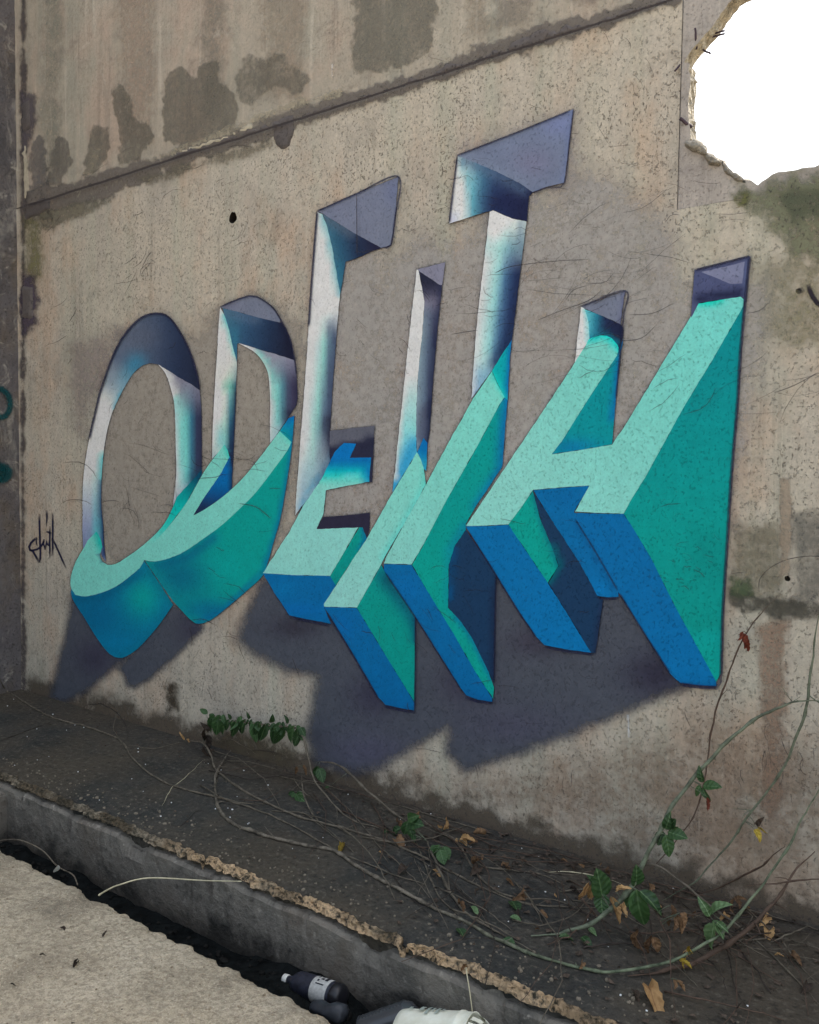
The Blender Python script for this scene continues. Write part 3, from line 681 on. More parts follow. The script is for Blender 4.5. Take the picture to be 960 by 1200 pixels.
# ---- O
L = letter('oval letter O with hollow grey centre and mint lower rim')
Oo = sm([(97.5, 643), (96.7, 618), (97, 575), (98.5, 552), (102, 528), (107, 503), (112, 482), (117, 461), (126, 434), (135.6, 410), (147, 391), (162, 375), (175, 368.4), (188, 367.6), (197.5, 371.6), (207, 383), (218, 402.5), (225.6, 421), (231, 440), (234, 457)])
Oi = sm([(185.3, 427), (175, 425.6), (167.5, 428), (158, 435.5), (150.6, 445.6), (143, 459), (136.6, 472), (131, 485), (126, 503), (122.5, 522), (120.5, 540), (119, 560), (118.6, 580), (119, 598), (121, 618), (122, 640), (124, 658)])
facet(L, 'recess', Oo + [(208.8, 442)] + Oi + [(119, 650), (113, 623), (103, 633)], (70, 84, 116), [
    ('lin', (150, 440), (232, 442), [(0, (88, 99, 119), 1), (.35, (66, 78, 101), 1), (.65, (42, 54, 79), 1), (1, (32, 38, 58), 1)]),
    ('seg', [(140, 470), (150, 440), (160, 425)], 14, (56, 122, 152), .85),
    ('blob', (165, 395), (26, 18), (86, 92, 108), .6),
    ('lin', (146, 425), (120, 470), [(0, WHT, 0), (.5, (168, 182, 188), .55), (1, WHT, 1)]),
    ('lin', (118, 515), (100, 515), [(0, WHT, 1), (.1, WHT, 0)]) if False else ('blob', (112, 510), (18, 44), (208, 206, 196), .9),
    ('blob', (110, 470), (8, 20), (176, 180, 196), .5),
    ('lin', (110, 545), (110, 640), [(0, (190, 196, 196), 0), (.35, (176, 186, 194), .9), (.75, (140, 148, 176), 1), (1, (112, 124, 158), 1)]),
    ('seg', [(122, 536), (119, 560), (116, 600), (114, 626)], 7, (84, 176, 182), .9),
    ('seg', [(121, 566), (120, 590), (121, 615), (122, 650)], 4.2, (30, 50, 88), 1),
    ('seg', [(143, 462), (136, 478)], 5, (58, 140, 166), .7)])
facet(L, 'recess', [(185.3, 427), (197, 434), (208.8, 442), (222, 449), (234, 457)] + sm([(234, 457), (236, 481), (236.4, 519), (236.5, 551)])[1:] + [(226.7, 562), (206.7, 583), (203, 592)] + sm([(205, 573), (206.7, 552), (206, 527), (205.4, 493), (204, 472), (200, 455), (194, 438), (185.3, 427)])[:-1], (120, 196, 188), [
    ('lin', (203, 500), (237, 500), [(0, (214, 214, 208), 1), (.2, (176, 206, 204), 1), (.42, (110, 194, 188), 1), (.6, (56, 116, 140), 1), (.8, (50, 58, 84), 1), (1, (44, 46, 70), 1)]),
    ('lin', (222, 448), (226, 490), [(0, (122, 122, 138), 1), (.5, (112, 112, 130), .7), (1, (100, 104, 120), 0)]),
    ('seg', [(186, 427), (196, 440), (202, 458), (206, 490)], 7, (214, 214, 206), 1),
    ('seg', [(207, 470), (213, 510), (216, 545)], 7, (116, 198, 190), .8),
    ('seg', [(204, 590), (218, 574)], 10, (146, 152, 168), .7), ('seg', [(236, 552), (226, 562)], 6, (30, 60, 84), .8)])
facet(L, 'front_face', sm([(97.5, 643), (88, 660), (82.7, 678), (83.6, 690), (88, 697), (100, 699), (118, 695), (136.5, 687), (151.6, 676), (163.7, 666), (169, 657)]) + [(177, 641), (195, 620), (218, 590), (236.6, 556), (236.5, 550), (226, 562), (206.7, 583), (204, 591)] + sm([(204, 592), (191, 616), (170, 637), (148.5, 653), (135, 661), (127, 662)])[1:] + sm([(126, 662), (120, 658), (117, 650), (120, 641), (117, 630), (113, 623)])[:] + [(103, 633)], MINT, [
    ('lin', (172, 640), (232, 560), [(0, MINT, 0), (.3, (40, 190, 178), .9), (.6, (0, 176, 168), 1), (.85, (0, 120, 128), 1), (1, (10, 70, 96), 1)]),
    ('seg', [(113, 622), (121, 642)], 6, (0, 168, 158), .9), ('seg', [(117, 650), (121, 659)], 2, (30, 56, 90), .5)])
facet(L, 'underside', sm([(83.6, 690), (84.5, 701), (100, 726), (115, 750), (129, 767), (139.5, 771), (148.5, 769), (163.7, 758), (185, 734), (203, 708.6)]) + [(182, 676), (169, 657.5)] + sm([(163.7, 666), (151.6, 676), (136.5, 687), (118, 695), (100, 699), (88, 697)])[:], (0, 112, 146), [
    ('blob', (112, 722), (38, 34), (0, 94, 136), .7), ('blob', (168, 700), (26, 30), (0, 152, 148), .95), ('blob', (135, 752), (26, 14), (0, 116, 158), .7),
    ('seg', [(90, 702), (120, 699), (160, 674)], 7, (8, 82, 118), .6), ('seg', [(140, 770), (165, 757), (203, 709)], 5, (0, 108, 136), .6), ('seg', [(176, 668), (203, 706)], 6, (10, 110, 124), .6)])
# ---- D
L = letter('letter D with dark hollow bowl and wide teal underside')
facet(L, 'recess', [(258, 360)] + sm([(258, 360), (271, 354), (284, 349), (291, 347), (301, 348), (310, 353), (320, 361), (328, 373)])[1:] + [(328, 378), (302.5, 372), (281, 366), (261, 361)], LAV, [('blob', (270, 358), 12, (108, 110, 132), .6)])
facet(L, 'recess', [(261, 361), (281, 366), (302.5, 372), (328, 378)] + sm([(328, 374), (335, 386), (341, 401), (345, 422)])[1:] + [(320, 414), (305, 410), (290, 405), (280, 402), (278, 403), (277.5, 425), (272, 405), (269, 389), (263.7, 371)], (48, 76, 116), [
    ('lin', (266, 388), (340, 398), [(0, (56, 104, 128), 1), (.3, (46, 76, 106), 1), (.65, (34, 50, 76), 1), (1, (28, 31, 50), 1)]),
    ('seg', [(266, 366), (300, 374)], 8, (84, 100, 124), .6), ('seg', [(274, 390), (277, 424)], 5, (46, 112, 136), .6), ('seg', [(330, 378), (345, 422)], 5, (24, 26, 46), .7)])
facet(L, 'recess', sm([(258, 360), (263.7, 371), (269, 389), (272.5, 405), (277.5, 425), (277, 442), (276, 475), (274.5, 510), (271.7, 572)]) + [(269, 536), (269, 531), (263, 521), (256, 530), (248.5, 538)] + sm([(248.7, 537), (249, 512), (250, 487), (252.5, 442), (254.4, 415), (256, 384), (258, 360)])[:-1], (206, 208, 200), [
    ('seg', [(264, 371), (270, 390), (274, 408), (278, 427)], 5, (86, 176, 184), .85),
    ('lin', (256, 470), (276, 472), [(0, WHT, 0), (.4, (176, 200, 184), .5), (.6, (110, 186, 180), .8), (.8, (36, 100, 124), .9), (1, (30, 44, 70), 1)]) ,
    ('lin', (266, 360), (266, 452), [(0, WHT, .0), (.12, WHT, 0), (.7, (204, 208, 196), .85), (.92, (196, 204, 188), .45), (1, WHT, 0)]),
    ('seg', [(266, 369), (271, 388), (276, 415)], 3.5, (96, 184, 188), .7),
    ('blob', (267, 452), 8, (70, 150, 132), .5), ('blob', (258, 515), (7, 20), (96, 176, 182), .6), ('blob', (251, 535), (5, 12), (120, 148, 160), .6),
    ('seg', [(276, 462), (273, 520), (271, 572)], 5, (30, 42, 70), .9)])
facet(L, 'recess', [(280, 402), (290, 405), (305, 410), (320, 414), (345, 422)] + sm([(345, 422), (347.5, 439), (348.7, 467), (347.5, 474)])[1:] + [(338, 489), (327, 505), (316.7, 519)] + sm([(316.3, 495), (316.7, 473), (315.6, 449), (313.7, 436), (308.7, 425), (301, 415), (290, 407.5), (281, 403)]), (150, 180, 182), [
    ('lin', (315, 462), (349, 462), [(0, (212, 212, 206), 1), (.2, (160, 206, 198), 1), (.38, (88, 170, 172), 1), (.55, (72, 88, 112), 1), (.8, (58, 56, 80), 1), (1, (46, 44, 66), 1)]),
    ('lin', (330, 416), (334, 452), [(0, (134, 134, 150), 1), (.5, (116, 116, 136), .7), (1, (100, 104, 120), 0)]),
    ('seg', [(282, 403), (296, 411), (306, 421), (313, 436), (316, 455)], 5, (212, 212, 206), 1), ('seg', [(302, 412), (312, 424), (320, 444), (323, 470)], 5, (112, 184, 178), .75),
    ('seg', [(317, 518), (326, 504)], 8, (158, 172, 182), .7), ('blob', (340, 486), 9, (34, 36, 56), .8)])
facet(L, 'front_face', [(168, 655)] + sm([(168, 655), (175, 641.7), (195, 620), (218, 590), (236.7, 557), (248, 540), (263, 521)])[1:] + sm([(263, 521), (267, 528), (269, 536)])[1:] + [(260, 553), (250, 568), (238, 585), (226.7, 604)] + sm([(226.7, 604), (238, 598), (255, 586.7), (271.7, 573), (286.7, 558), (303, 538), (316.7, 520), (328, 505)])[1:] + [(336, 511), (341.7, 518)] + sm([(341.7, 518), (336.7, 528), (323, 547), (300, 577), (280, 597), (258, 617), (233, 635), (216.7, 646), (200, 653.6), (182, 658), (171, 657)])[1:], MINT, [
    ('seg', [(329, 505), (342, 518)], 4, (20, 190, 178), .9), ('seg', [(264, 521), (269, 535)], 3.5, (20, 180, 170), .9), ('lin', (230, 600), (330, 510), [(0, MINT, 0), (1, (124, 194, 184), .6)])])
facet(L, 'side_face', [(269.5, 534), (272.5, 548), (271.7, 573), (255, 586.7), (238, 598), (226.7, 604), (238, 585), (250, 568), (260, 553)], (0, 100, 164), [('lin', (255, 556), (248, 598), [(0, BLUE, 0), (.5, (20, 70, 120), .7), (1, (30, 44, 76), 1)]), ('seg', [(272, 540), (272, 574)], 3, (28, 40, 66), .8)])
facet(L, 'underside', [(345, 487), (338, 490), (328, 505), (341.7, 518)] + sm([(341.7, 518), (336.7, 528), (323, 547), (300, 577), (280, 597), (258, 617), (233, 635), (216.7, 646), (200, 653.6), (182, 658), (170, 657.5)])[1:] + [(203, 705)] + sm([(203, 705), (224, 727), (233, 731), (245, 727.7), (260, 717), (281.5, 699), (306, 677), (313, 662), (321.7, 632), (329, 606), (336.7, 562), (342, 525), (345, 487)])[1:-1], (0, 146, 138), [
    ('lin', (335, 520), (338, 488), [(0, TEAL, 0), (.4, (0, 140, 160), .9), (1, (0, 96, 164), 1)]),
    ('blob', (210, 676), (46, 34), (4, 92, 126), .75), ('blob', (245, 715), (40, 16), (0, 104, 140), .85), ('blob', (266, 668), (26, 26), (0, 156, 150), .8),
    ('seg', [(186, 662), (222, 651), (250, 630)], 8, (10, 92, 128), .6), ('seg', [(232, 730), (262, 715), (308, 672), (324, 626), (338, 560), (343, 505)], 4.5, (0, 100, 146), .8), ('seg', [(180, 668), (206, 704)], 7, (20, 128, 140), .7)])
# ---- E
L = letter('letter E with tall white stem and lavender top arm')
facet(L, 'recess', [(372, 247.5), (418, 227), (466.7, 207), (463, 255), (458, 287), (446.7, 290.5), (415, 273), (379, 250.5)], (106, 112, 130), [('blob', (462, 222), (16, 24), (92, 100, 130), .7), ('lin', (380, 250), (460, 280), [(0, (106, 112, 134), .6), (1, (110, 114, 138), 0)])])
facet(L, 'recess', [(378, 250.5), (415, 273), (447, 290.5), (436.7, 294), (416.7, 303), (405, 306.7), (403, 320), (401, 333), (398.6, 345), (396, 333), (391.7, 308), (386.7, 280), (380, 255)], (44, 70, 104), [
    ('lin', (386, 300), (440, 288), [(0, (66, 110, 128), 1), (.25, (42, 82, 108), 1), (.55, (36, 52, 78), 1), (1, (34, 34, 56), 1)]), ('seg', [(381, 254), (410, 272)], 9, (84, 96, 112), .7), ('seg', [(396, 308), (400, 345)], 5, (40, 100, 124), .7)])
facet(L, 'recess', [(372, 248), (378, 251), (383, 264), (389, 288), (393, 312), (398.6, 343), (395.8, 375), (394, 398), (390, 450), (386.7, 503), (391.7, 530), (376.7, 561.7), (365, 579), (355, 592), (346, 604), (347.5, 577), (351.7, 522), (355, 480), (360, 413), (361.7, 383), (365.8, 325), (370, 270)], (205, 207, 204), [
    ('seg', [(379, 252), (387, 285), (393, 315), (399, 344)], 7, (120, 172, 180), .75),
    ('seg', [(380, 262), (388, 300), (391, 330)], 6, (206, 208, 198), .3),
    ('blob', (386, 352), (10, 26), (198, 198, 206), .8),
    ('lin', (362, 440), (391, 443), [(0, (198, 206, 208), 1), (.2, (190, 206, 204), 1), (.5, (134, 192, 186), 1), (.72, (96, 122, 140), 1), (1, (60, 68, 94), 1)]) ,
    ('lin', (380, 300), (380, 400), [(0, (205, 207, 204), 1), (.62, (202, 204, 204), 1), (.8, (196, 200, 200), .7), (1, WHT, 0)]),
    ('seg', [(379, 252), (387, 285), (393, 312), (397, 335), (398, 344)], 5.5, (96, 158, 170), .75),
    ('seg', [(388, 386), (390, 400), (388, 440), (384, 500)], 6, (66, 78, 102), .85), ('blob', (388, 380), (6, 8), (110, 120, 136), .8),
    ('lin', (366, 500), (360, 600), [(0, WHT, 0), (.5, (150, 178, 186), .8), (1, (126, 152, 172), 1)]),
    ('seg', [(386, 495), (392, 530)], 9, (42, 44, 62), 1), ('seg', [(392, 530), (372, 566)], 6, (70, 100, 128), .8),
    ('seg', [(356, 500), (349, 570), (347, 602)], 4.5, (200, 206, 208), .85), ('seg', [(372, 560), (352, 594)], 4, (84, 150, 180), .6)])
facet(L, 'recess', [(386.5, 505), (439, 499), (436, 565), (431, 566), (434.5, 537), (412, 537), (400, 537), (388, 545), (386, 530)], (40, 42, 62), [('lin', (412, 516), (413, 521), [(0, (88, 90, 102), 1), (1, (40, 42, 62), 0)]), ('blob', (434, 516), (6, 8), (34, 36, 56), .8)])
facet(L, 'front_face', [(403, 519), (417.5, 520), (410, 536.7), (435, 536), (433, 564.5), (408, 569), (382, 574.5), (379, 602), (371, 620), (420, 618), (404, 646), (387, 675), (342, 674), (308, 671.7), (340, 622), (355, 593), (365, 579), (377, 561), (392, 530)], MINT2, [
    ('lin', (404, 600), (404, 536), [(0, MINT2, 0), (.5, MINT, .4), (.62, (60, 200, 188), .95), (.74, (0, 170, 180), 1), (.9, (0, 106, 162), 1), (1, (0, 108, 174), 1)]),
    ('blob', (432, 556), (8, 14), (0, 110, 170), 1), ('seg', [(404, 558), (420, 556)], 4, (120, 220, 204), .6), ('blob', (345, 650), (36, 24), (134, 198, 188), .6)])
facet(L, 'recess', [(379, 606), (406, 604), (433.5, 601), (433, 617), (431, 631), (423, 617.5), (371, 620)], (44, 42, 60), [])
facet(L, 'side_face', [(421, 618), (425, 618), (430, 631), (393.5, 686), (387, 675)], GTEAL, [('seg', [(427, 617), (431, 631), (424, 642)], 4.5, (0, 96, 146), .9), ('seg', [(391, 683), (416, 646)], 3, (0, 120, 120), .5)])
facet(L, 'underside', [(308, 671.7), (342, 674), (387, 675), (393.5, 686), (380, 708), (380, 712), (388, 731), (362, 726), (339, 721), (323, 697)], BLUE, [('blob', (350, 715), (36, 10), (0, 102, 172), .6), ('blob', (330, 690), (20, 12), (0, 114, 168), .5)])
# ---- I
L = letter('slanted letter I with white stem and blue foot between E and T')
facet(L, 'recess', [(489, 315.5), (521.5, 307.5), (520, 322), (518, 335), (514, 333), (493, 319)], (118, 118, 136), [])
facet(L, 'recess', [(490, 317), (504, 326), (516, 334), (518.3, 334), (513, 383), (508, 440), (505.5, 480), (503, 510), (501, 522), (496, 514), (489, 529), (487.6, 508), (488, 480), (490, 437), (495, 390), (497.5, 353), (493, 330)], (84, 86, 108), [
    ('lin', (492, 420), (511, 421), [(0, (120, 140, 152), 1), (.35, (92, 110, 130), 1), (.7, (52, 58, 84), 1), (1, (34, 38, 62), 1)]),
    ('lin', (505, 330), (503, 400), [(0, (36, 38, 56), 1), (.15, (56, 56, 76), 1), (.35, (112, 108, 126), .85), (.6, (100, 104, 122), .3), (1, GREY, 0)]), ('seg', [(517, 336), (511, 400), (507, 450)], 4, (38, 42, 66), .8),
    ('seg', [(495, 480), (493, 514)], 6, (70, 72, 92), .7), ('seg', [(505, 470), (502, 515)], 3.5, (28, 34, 58), .8)])
facet(L, 'recess', [(488.5, 315.5), (490.5, 317), (493, 330), (497.5, 353), (495, 390), (490, 437), (488, 480), (487.6, 508), (488.7, 530), (474, 554), (460, 577), (464, 542), (467, 511), (471, 475), (475, 437), (480, 390), (485, 345)], (208, 206, 202), [
    ('lin', (480, 400), (478, 530), [(0, WHT, 0), (.25, (196, 206, 196), .4), (.5, (146, 206, 196), .7), (.75, (128, 200, 200), .9), (1, (96, 178, 204), 1)]),
    ('seg', [(487, 520), (470, 556), (460, 577)], 9, (40, 140, 186), .9), ('seg', [(476, 440), (471, 480), (466, 525), (462, 560)], 4, (200, 206, 206), .9)])
facet(L, 'side_face', [(496.5, 513), (501, 519), (499.7, 552), (496.5, 549), (489, 530)], (0, 104, 168), [('lin', (497, 520), (490, 540), [(0, BLUE, 0), (1, (60, 170, 180), .6)])])
facet(L, 'front_face', [(488.8, 530), (493, 538), (497, 550), (499, 568), (480, 603), (452, 651), (447, 661), (418.5, 712), (380, 711), (379.5, 708), (430, 631), (460, 578)], MINT2, [('lin', (470, 560), (400, 700), [(0, MINT, .8), (1, (138, 202, 190), .8)]), ('seg', [(499, 568), (478, 606), (450, 654)], 6, (96, 204, 190), .85), ('seg', [(497, 549), (499, 568)], 3, (80, 190, 180), .5)])
facet(L, 'underside', [(380, 711.5), (418, 712.5), (452, 768), (486, 824), (485.3, 832.5), (470, 830), (451.7, 826), (443, 816.7), (410, 760)], BLUE, [('blob', (400, 735), 22, (0, 100, 166), .6), ('seg', [(452, 824), (485, 831)], 5, (0, 84, 140), .5)])
facet(L, 'side_face', [(418.3, 712), (447, 662), (451.7, 671.7), (470, 697), (486.7, 722), (486.5, 770), (486, 823), (452, 768)], GTEAL, [('seg', [(452, 675), (470, 700), (487, 724)], 13, (0, 88, 110), .85), ('blob', (455, 682), 8, (10, 70, 86), .5), ('seg', [(486.5, 725), (486.3, 750)], 5, (6, 72, 98), .8)])
# ---- T
L = letter('tall letter T with big lavender crossbar and long mint stroke')
facet(L, 'recess', [(536.5, 182.5), (600, 158), (672, 128), (667, 170), (661, 214), (640, 219), (624.5, 225), (600, 212), (541, 184.5)], (102, 111, 134), [('blob', (625, 190), (28, 20), (108, 108, 132), .7), ('blob', (655, 145), (26, 18), (108, 118, 158), .7), ('seg', [(545, 184), (610, 216)], 10, (112, 124, 146), .6), ('seg', [(670, 132), (662, 212)], 4, (100, 112, 150), .6)])
facet(L, 'recess', [(536.5, 183), (541, 184), (580, 200), (610, 215), (624.5, 225), (620, 230), (617.5, 259), (600, 256), (578, 246), (573, 247.5), (548, 255), (526.7, 262), (530, 230)], (40, 56, 90), [
    ('lin', (532, 225), (606, 234), [(0, (208, 208, 206), 1), (.16, (200, 206, 204), 1), (.28, (108, 160, 176), 1), (.42, (62, 104, 132), 1), (.62, (40, 56, 90), 1), (1, (30, 34, 62), 1)]),
    ('seg', [(537, 184), (541, 215), (546, 255)], 7, (208, 210, 206), .55), ('seg', [(542, 188), (552, 225), (556, 250)], 6, (84, 156, 170), .6),
    ('seg', [(545, 188), (590, 208), (612, 222)], 10, (74, 94, 120), .75), ('blob', (592, 238), (24, 14), (28, 34, 66), .9), ('blob', (531, 255), (8, 10), (160, 164, 192), .7)])
facet(L, 'recess', [(574, 248), (578, 246.5), (600, 256), (617, 259.5), (614, 285), (611.6, 305), (608, 333), (604, 367), (600, 399), (588, 416), (576.7, 434), (552.5, 467), (555, 430), (558, 388), (563, 342), (568, 300)], (180, 206, 202), [
    ('lin', (560, 350), (607, 356), [(0, (206, 210, 204), 1), (.2, (182, 206, 202), 1), (.42, (136, 190, 192), 1), (.6, (70, 106, 140), 1), (.8, (36, 52, 88), 1), (1, (28, 36, 64), 1)]),
    ('lin', (592, 250), (586, 320), [(0, (208, 212, 204), 1), (.25, (196, 208, 202), .9), (.6, (150, 196, 192), .5), (1, WHT, 0)]), ('seg', [(612, 262), (609, 300)], 6, (110, 132, 150), .7), ('blob', (580, 265), (10, 20), (212, 212, 204), .8),
    ('lin', (566, 410), (556, 462), [(0, WHT, 0), (.5, (120, 160, 184), .7), (1, (110, 142, 176), .9)]), ('seg', [(559, 400), (555, 440), (553, 464)], 4, (190, 196, 208), .9), ('seg', [(604, 385), (580, 425)], 8, (30, 48, 80), .75)])
facet(L, 'side_face', [(600, 398), (588, 416), (576.7, 434.5), (584, 451), (591.7, 466), (595, 470), (596.5, 440), (598, 417)], (0, 158, 162), [('seg', [(600, 399), (598, 430), (595, 468)], 6, (0, 96, 160), .95), ('seg', [(577, 437), (592, 466)], 5, (30, 190, 180), .7)])
facet(L, 'front_face', [(576.5, 435), (584, 452), (591.5, 465.5), (586.7, 472), (560, 522), (523, 587), (497, 637), (482.5, 661.5), (450, 660.5), (453, 652), (498, 570), (525, 520), (553, 470)], MINT, [('lin', (560, 490), (470, 650), [(0, MINT, 0), (1, (130, 198, 188), .9)]), ('seg', [(578, 438), (592, 466)], 3.5, (60, 204, 190), .8)])
facet(L, 'side_face', [(591.5, 465.5), (595, 469), (592, 503), (589, 546), (575, 568), (558, 593), (546, 614), (546, 622), (533, 640), (526, 662), (525, 712), (540, 728), (553, 747), (573, 788), (579, 806), (578, 819), (557, 787), (530, 740), (500, 691), (483, 662), (497, 637), (523, 587), (560, 522), (586.7, 472)], (0, 142, 136), [
    ('seg', [(595, 468), (591, 510), (588, 550), (560, 594)], 9, (0, 96, 160), .85), ('seg', [(545, 618), (528, 645), (525, 700), (536, 724)], 8, (0, 100, 156), .9), ('lin', (560, 520), (500, 660), [(0, TEAL, .0), (1, (0, 152, 138), .7)]),
    ('seg', [(536, 724), (556, 752), (576, 795)], 4, (0, 104, 150), .7)])
facet(L, 'side_face', [(546, 621), (582, 673), (580, 706), (579, 800), (573, 788), (553, 747), (540, 728), (525.5, 712), (526.5, 662), (533, 640)], DNAV, [('seg', [(531, 645), (528, 700)], 5, (10, 76, 124), .8), ('seg', [(579, 690), (578, 795)], 5, (26, 40, 66), .7)])
facet(L, 'underside', [(450, 661), (482.5, 662), (500, 691), (530, 740), (557, 787), (577, 818), (577, 822.5), (560, 820), (546.7, 815), (540, 806.7), (487, 723), (450, 668.5)], BLUE, [('blob', (478, 690), 24, (0, 102, 166), .6), ('seg', [(546, 814), (577, 822)], 5, (0, 84, 140), .6)])
# ---- H
L = letter('wide slanted letter H with mint crossbar and blue legs')
facet(L, 'recess', [(681, 359.5), (733, 341), (731, 352), (727.5, 380), (706, 370), (685, 361.5)], LAV, [('seg', [(733, 342), (728, 380)], 4, (84, 88, 118), .7)])
facet(L, 'recess', [(684, 361.5), (706, 370.5), (727.5, 380), (731, 387), (729, 402), (725, 410), (718, 397), (706.7, 392), (690, 397), (686, 378)], (40, 60, 92), [('lin', (686, 385), (722, 388), [(0, (96, 180, 188), 1), (.3, (40, 122, 146), 1), (.6, (32, 44, 74), 1), (1, (28, 34, 60), 1)]), ('seg', [(690, 397), (708, 392), (724, 402)], 5, (20, 110, 132), .8)])
facet(L, 'recess', [(681, 359.5), (685.5, 362), (690, 378), (691, 397), (684, 409), (674, 425), (676, 405), (678, 387)], (206, 210, 206), [('seg', [(687, 364), (690, 384), (690, 400)], 4, (110, 190, 196), .8)])
facet(L, 'front_face', [(546, 616.3), (584, 560), (640, 476.5), (674, 424.5), (684, 408.5)] + sm([(690, 398), (698, 394), (706.7, 393), (716, 395.5), (725, 407), (723, 417)]) + [(690, 467), (658, 518), (646.5, 532.5), (682, 527), (717.5, 521), (735, 495), (780, 420), (819, 355.5), (868, 347.5), (872, 351), (871.5, 358), (866.7, 367), (835, 422), (801, 478), (756, 560), (741, 584), (731, 602), (700, 601), (674, 599.5), (691, 569), (660, 571), (625, 574), (610, 596), (596, 614.5), (570, 616)], MINT, [
    ('lin', (830, 360), (640, 600), [(0, (104, 190, 182), 1), (.5, (112, 190, 180), 1), (1, (130, 198, 188), 1)]), ('seg', [(690, 397), (706, 392.5), (717, 396), (725, 408)], 5.5, (0, 196, 192), .95), ('seg', [(821, 356), (845, 352)], 4.5, (0, 190, 172), .9)])
facet(L, 'side_face', [(723.5, 416), (728, 404), (731, 396), (727.5, 413), (722, 467), (717.5, 520.5), (682, 527), (647, 532), (658, 518), (690, 467)], (0, 132, 140), [('seg', [(730, 400), (723, 455), (718, 490)], 5.5, (0, 96, 160), .9), ('blob', (672, 524), (34, 12), (0, 110, 158), .8), ('blob', (705, 495), (16, 24), (0, 134, 142), .4)])
facet(L, 'recess', [(814, 316.7), (846, 309), (879, 300), (876.7, 322), (873, 357), (871.5, 349), (868, 347.3), (819, 355), (810, 372.5)], (70, 76, 108), [('seg', [(821, 350), (868, 343)], 7, (30, 34, 60), .95), ('seg', [(876, 305), (872, 352)], 4, (80, 90, 124), .7)])
facet(L, 'recess', [(822, 318.5), (848, 313), (873, 306.5), (870, 332), (856, 332.5), (838, 325)], (112, 116, 142), [('blob', (862, 330), (16, 4), (96, 98, 124), .7)])
facet(L, 'side_face', [(872, 358), (868, 413), (864, 478), (859, 530), (857, 562), (852, 643), (847.5, 714), (845, 789), (839.5, 799), (814, 752), (793, 714), (762, 652), (739, 614), (731, 602), (741, 583.5), (756, 560), (801, 478), (835, 422), (866.7, 367)], (0, 128, 128), [
    ('lin', (830, 420), (820, 790), [(0, (0, 126, 132), 1), (.55, (0, 140, 134), 1), (.85, (0, 136, 128), 1), (.88, (0, 146, 140), 1), (1, (0, 150, 140), 1)]), ('blob', (830, 650), (24, 50), (6, 116, 112), .5)])
facet(L, 'underside', [(672.5, 601), (700, 602), (731, 602.3), (739, 614), (762, 652), (793, 714), (814, 752), (839.5, 799), (840, 804), (820, 803.5), (797.5, 800.6), (785, 789), (749.6, 733), (724.6, 693), (672.5, 608)], (0, 98, 152), [('lin', (700, 610), (820, 790), [(0, (0, 98, 154), 1), (.6, (0, 99, 154), 1), (1, (0, 104, 160), 1)]), ('seg', [(797, 800), (840, 803)], 4, (0, 80, 132), .6)])
facet(L, 'underside', [(625, 574.6), (660, 571.5), (690.5, 569.5), (673, 599), (672.5, 608), (700, 650), (724.6, 692), (725, 699.5), (712, 700), (700, 698), (679.6, 660), (650, 615)], (0, 98, 152), [('blob', (662, 582), (30, 12), (0, 94, 150), .7), ('seg', [(675, 614), (722, 692)], 3, (0, 72, 122), .6), ('blob', (704, 690), 14, (0, 116, 180), .6)])
facet(L, 'underside', [(546, 617), (570, 616.5), (596, 615), (642, 683), (668, 724), (693, 765), (664, 761), (638, 756), (627.5, 745), (606.7, 714), (573, 660)], (0, 100, 156), [('lin', (580, 620), (670, 760), [(0, (0, 102, 158), 1), (1, (0, 106, 162), 1)])])
facet(L, 'side_face', [(596, 614.6), (610, 596), (624.5, 575), (634, 610), (646, 638), (654.6, 663), (642, 683)], (0, 148, 136), [('seg', [(626, 580), (636, 614), (655, 664)], 4.5, (0, 104, 118), .8)])
facet(L, 'side_face', [(625, 577), (650, 615), (679.6, 660), (700, 698), (707, 703), (698, 765), (693, 765), (668, 724), (643, 683), (655, 663), (646, 638), (634, 610)], DNAV, [('seg', [(648, 640), (656, 662), (645, 682)], 5, (0, 104, 112), .7), ('seg', [(706, 706), (698, 762)], 4, (30, 40, 66), .7)])
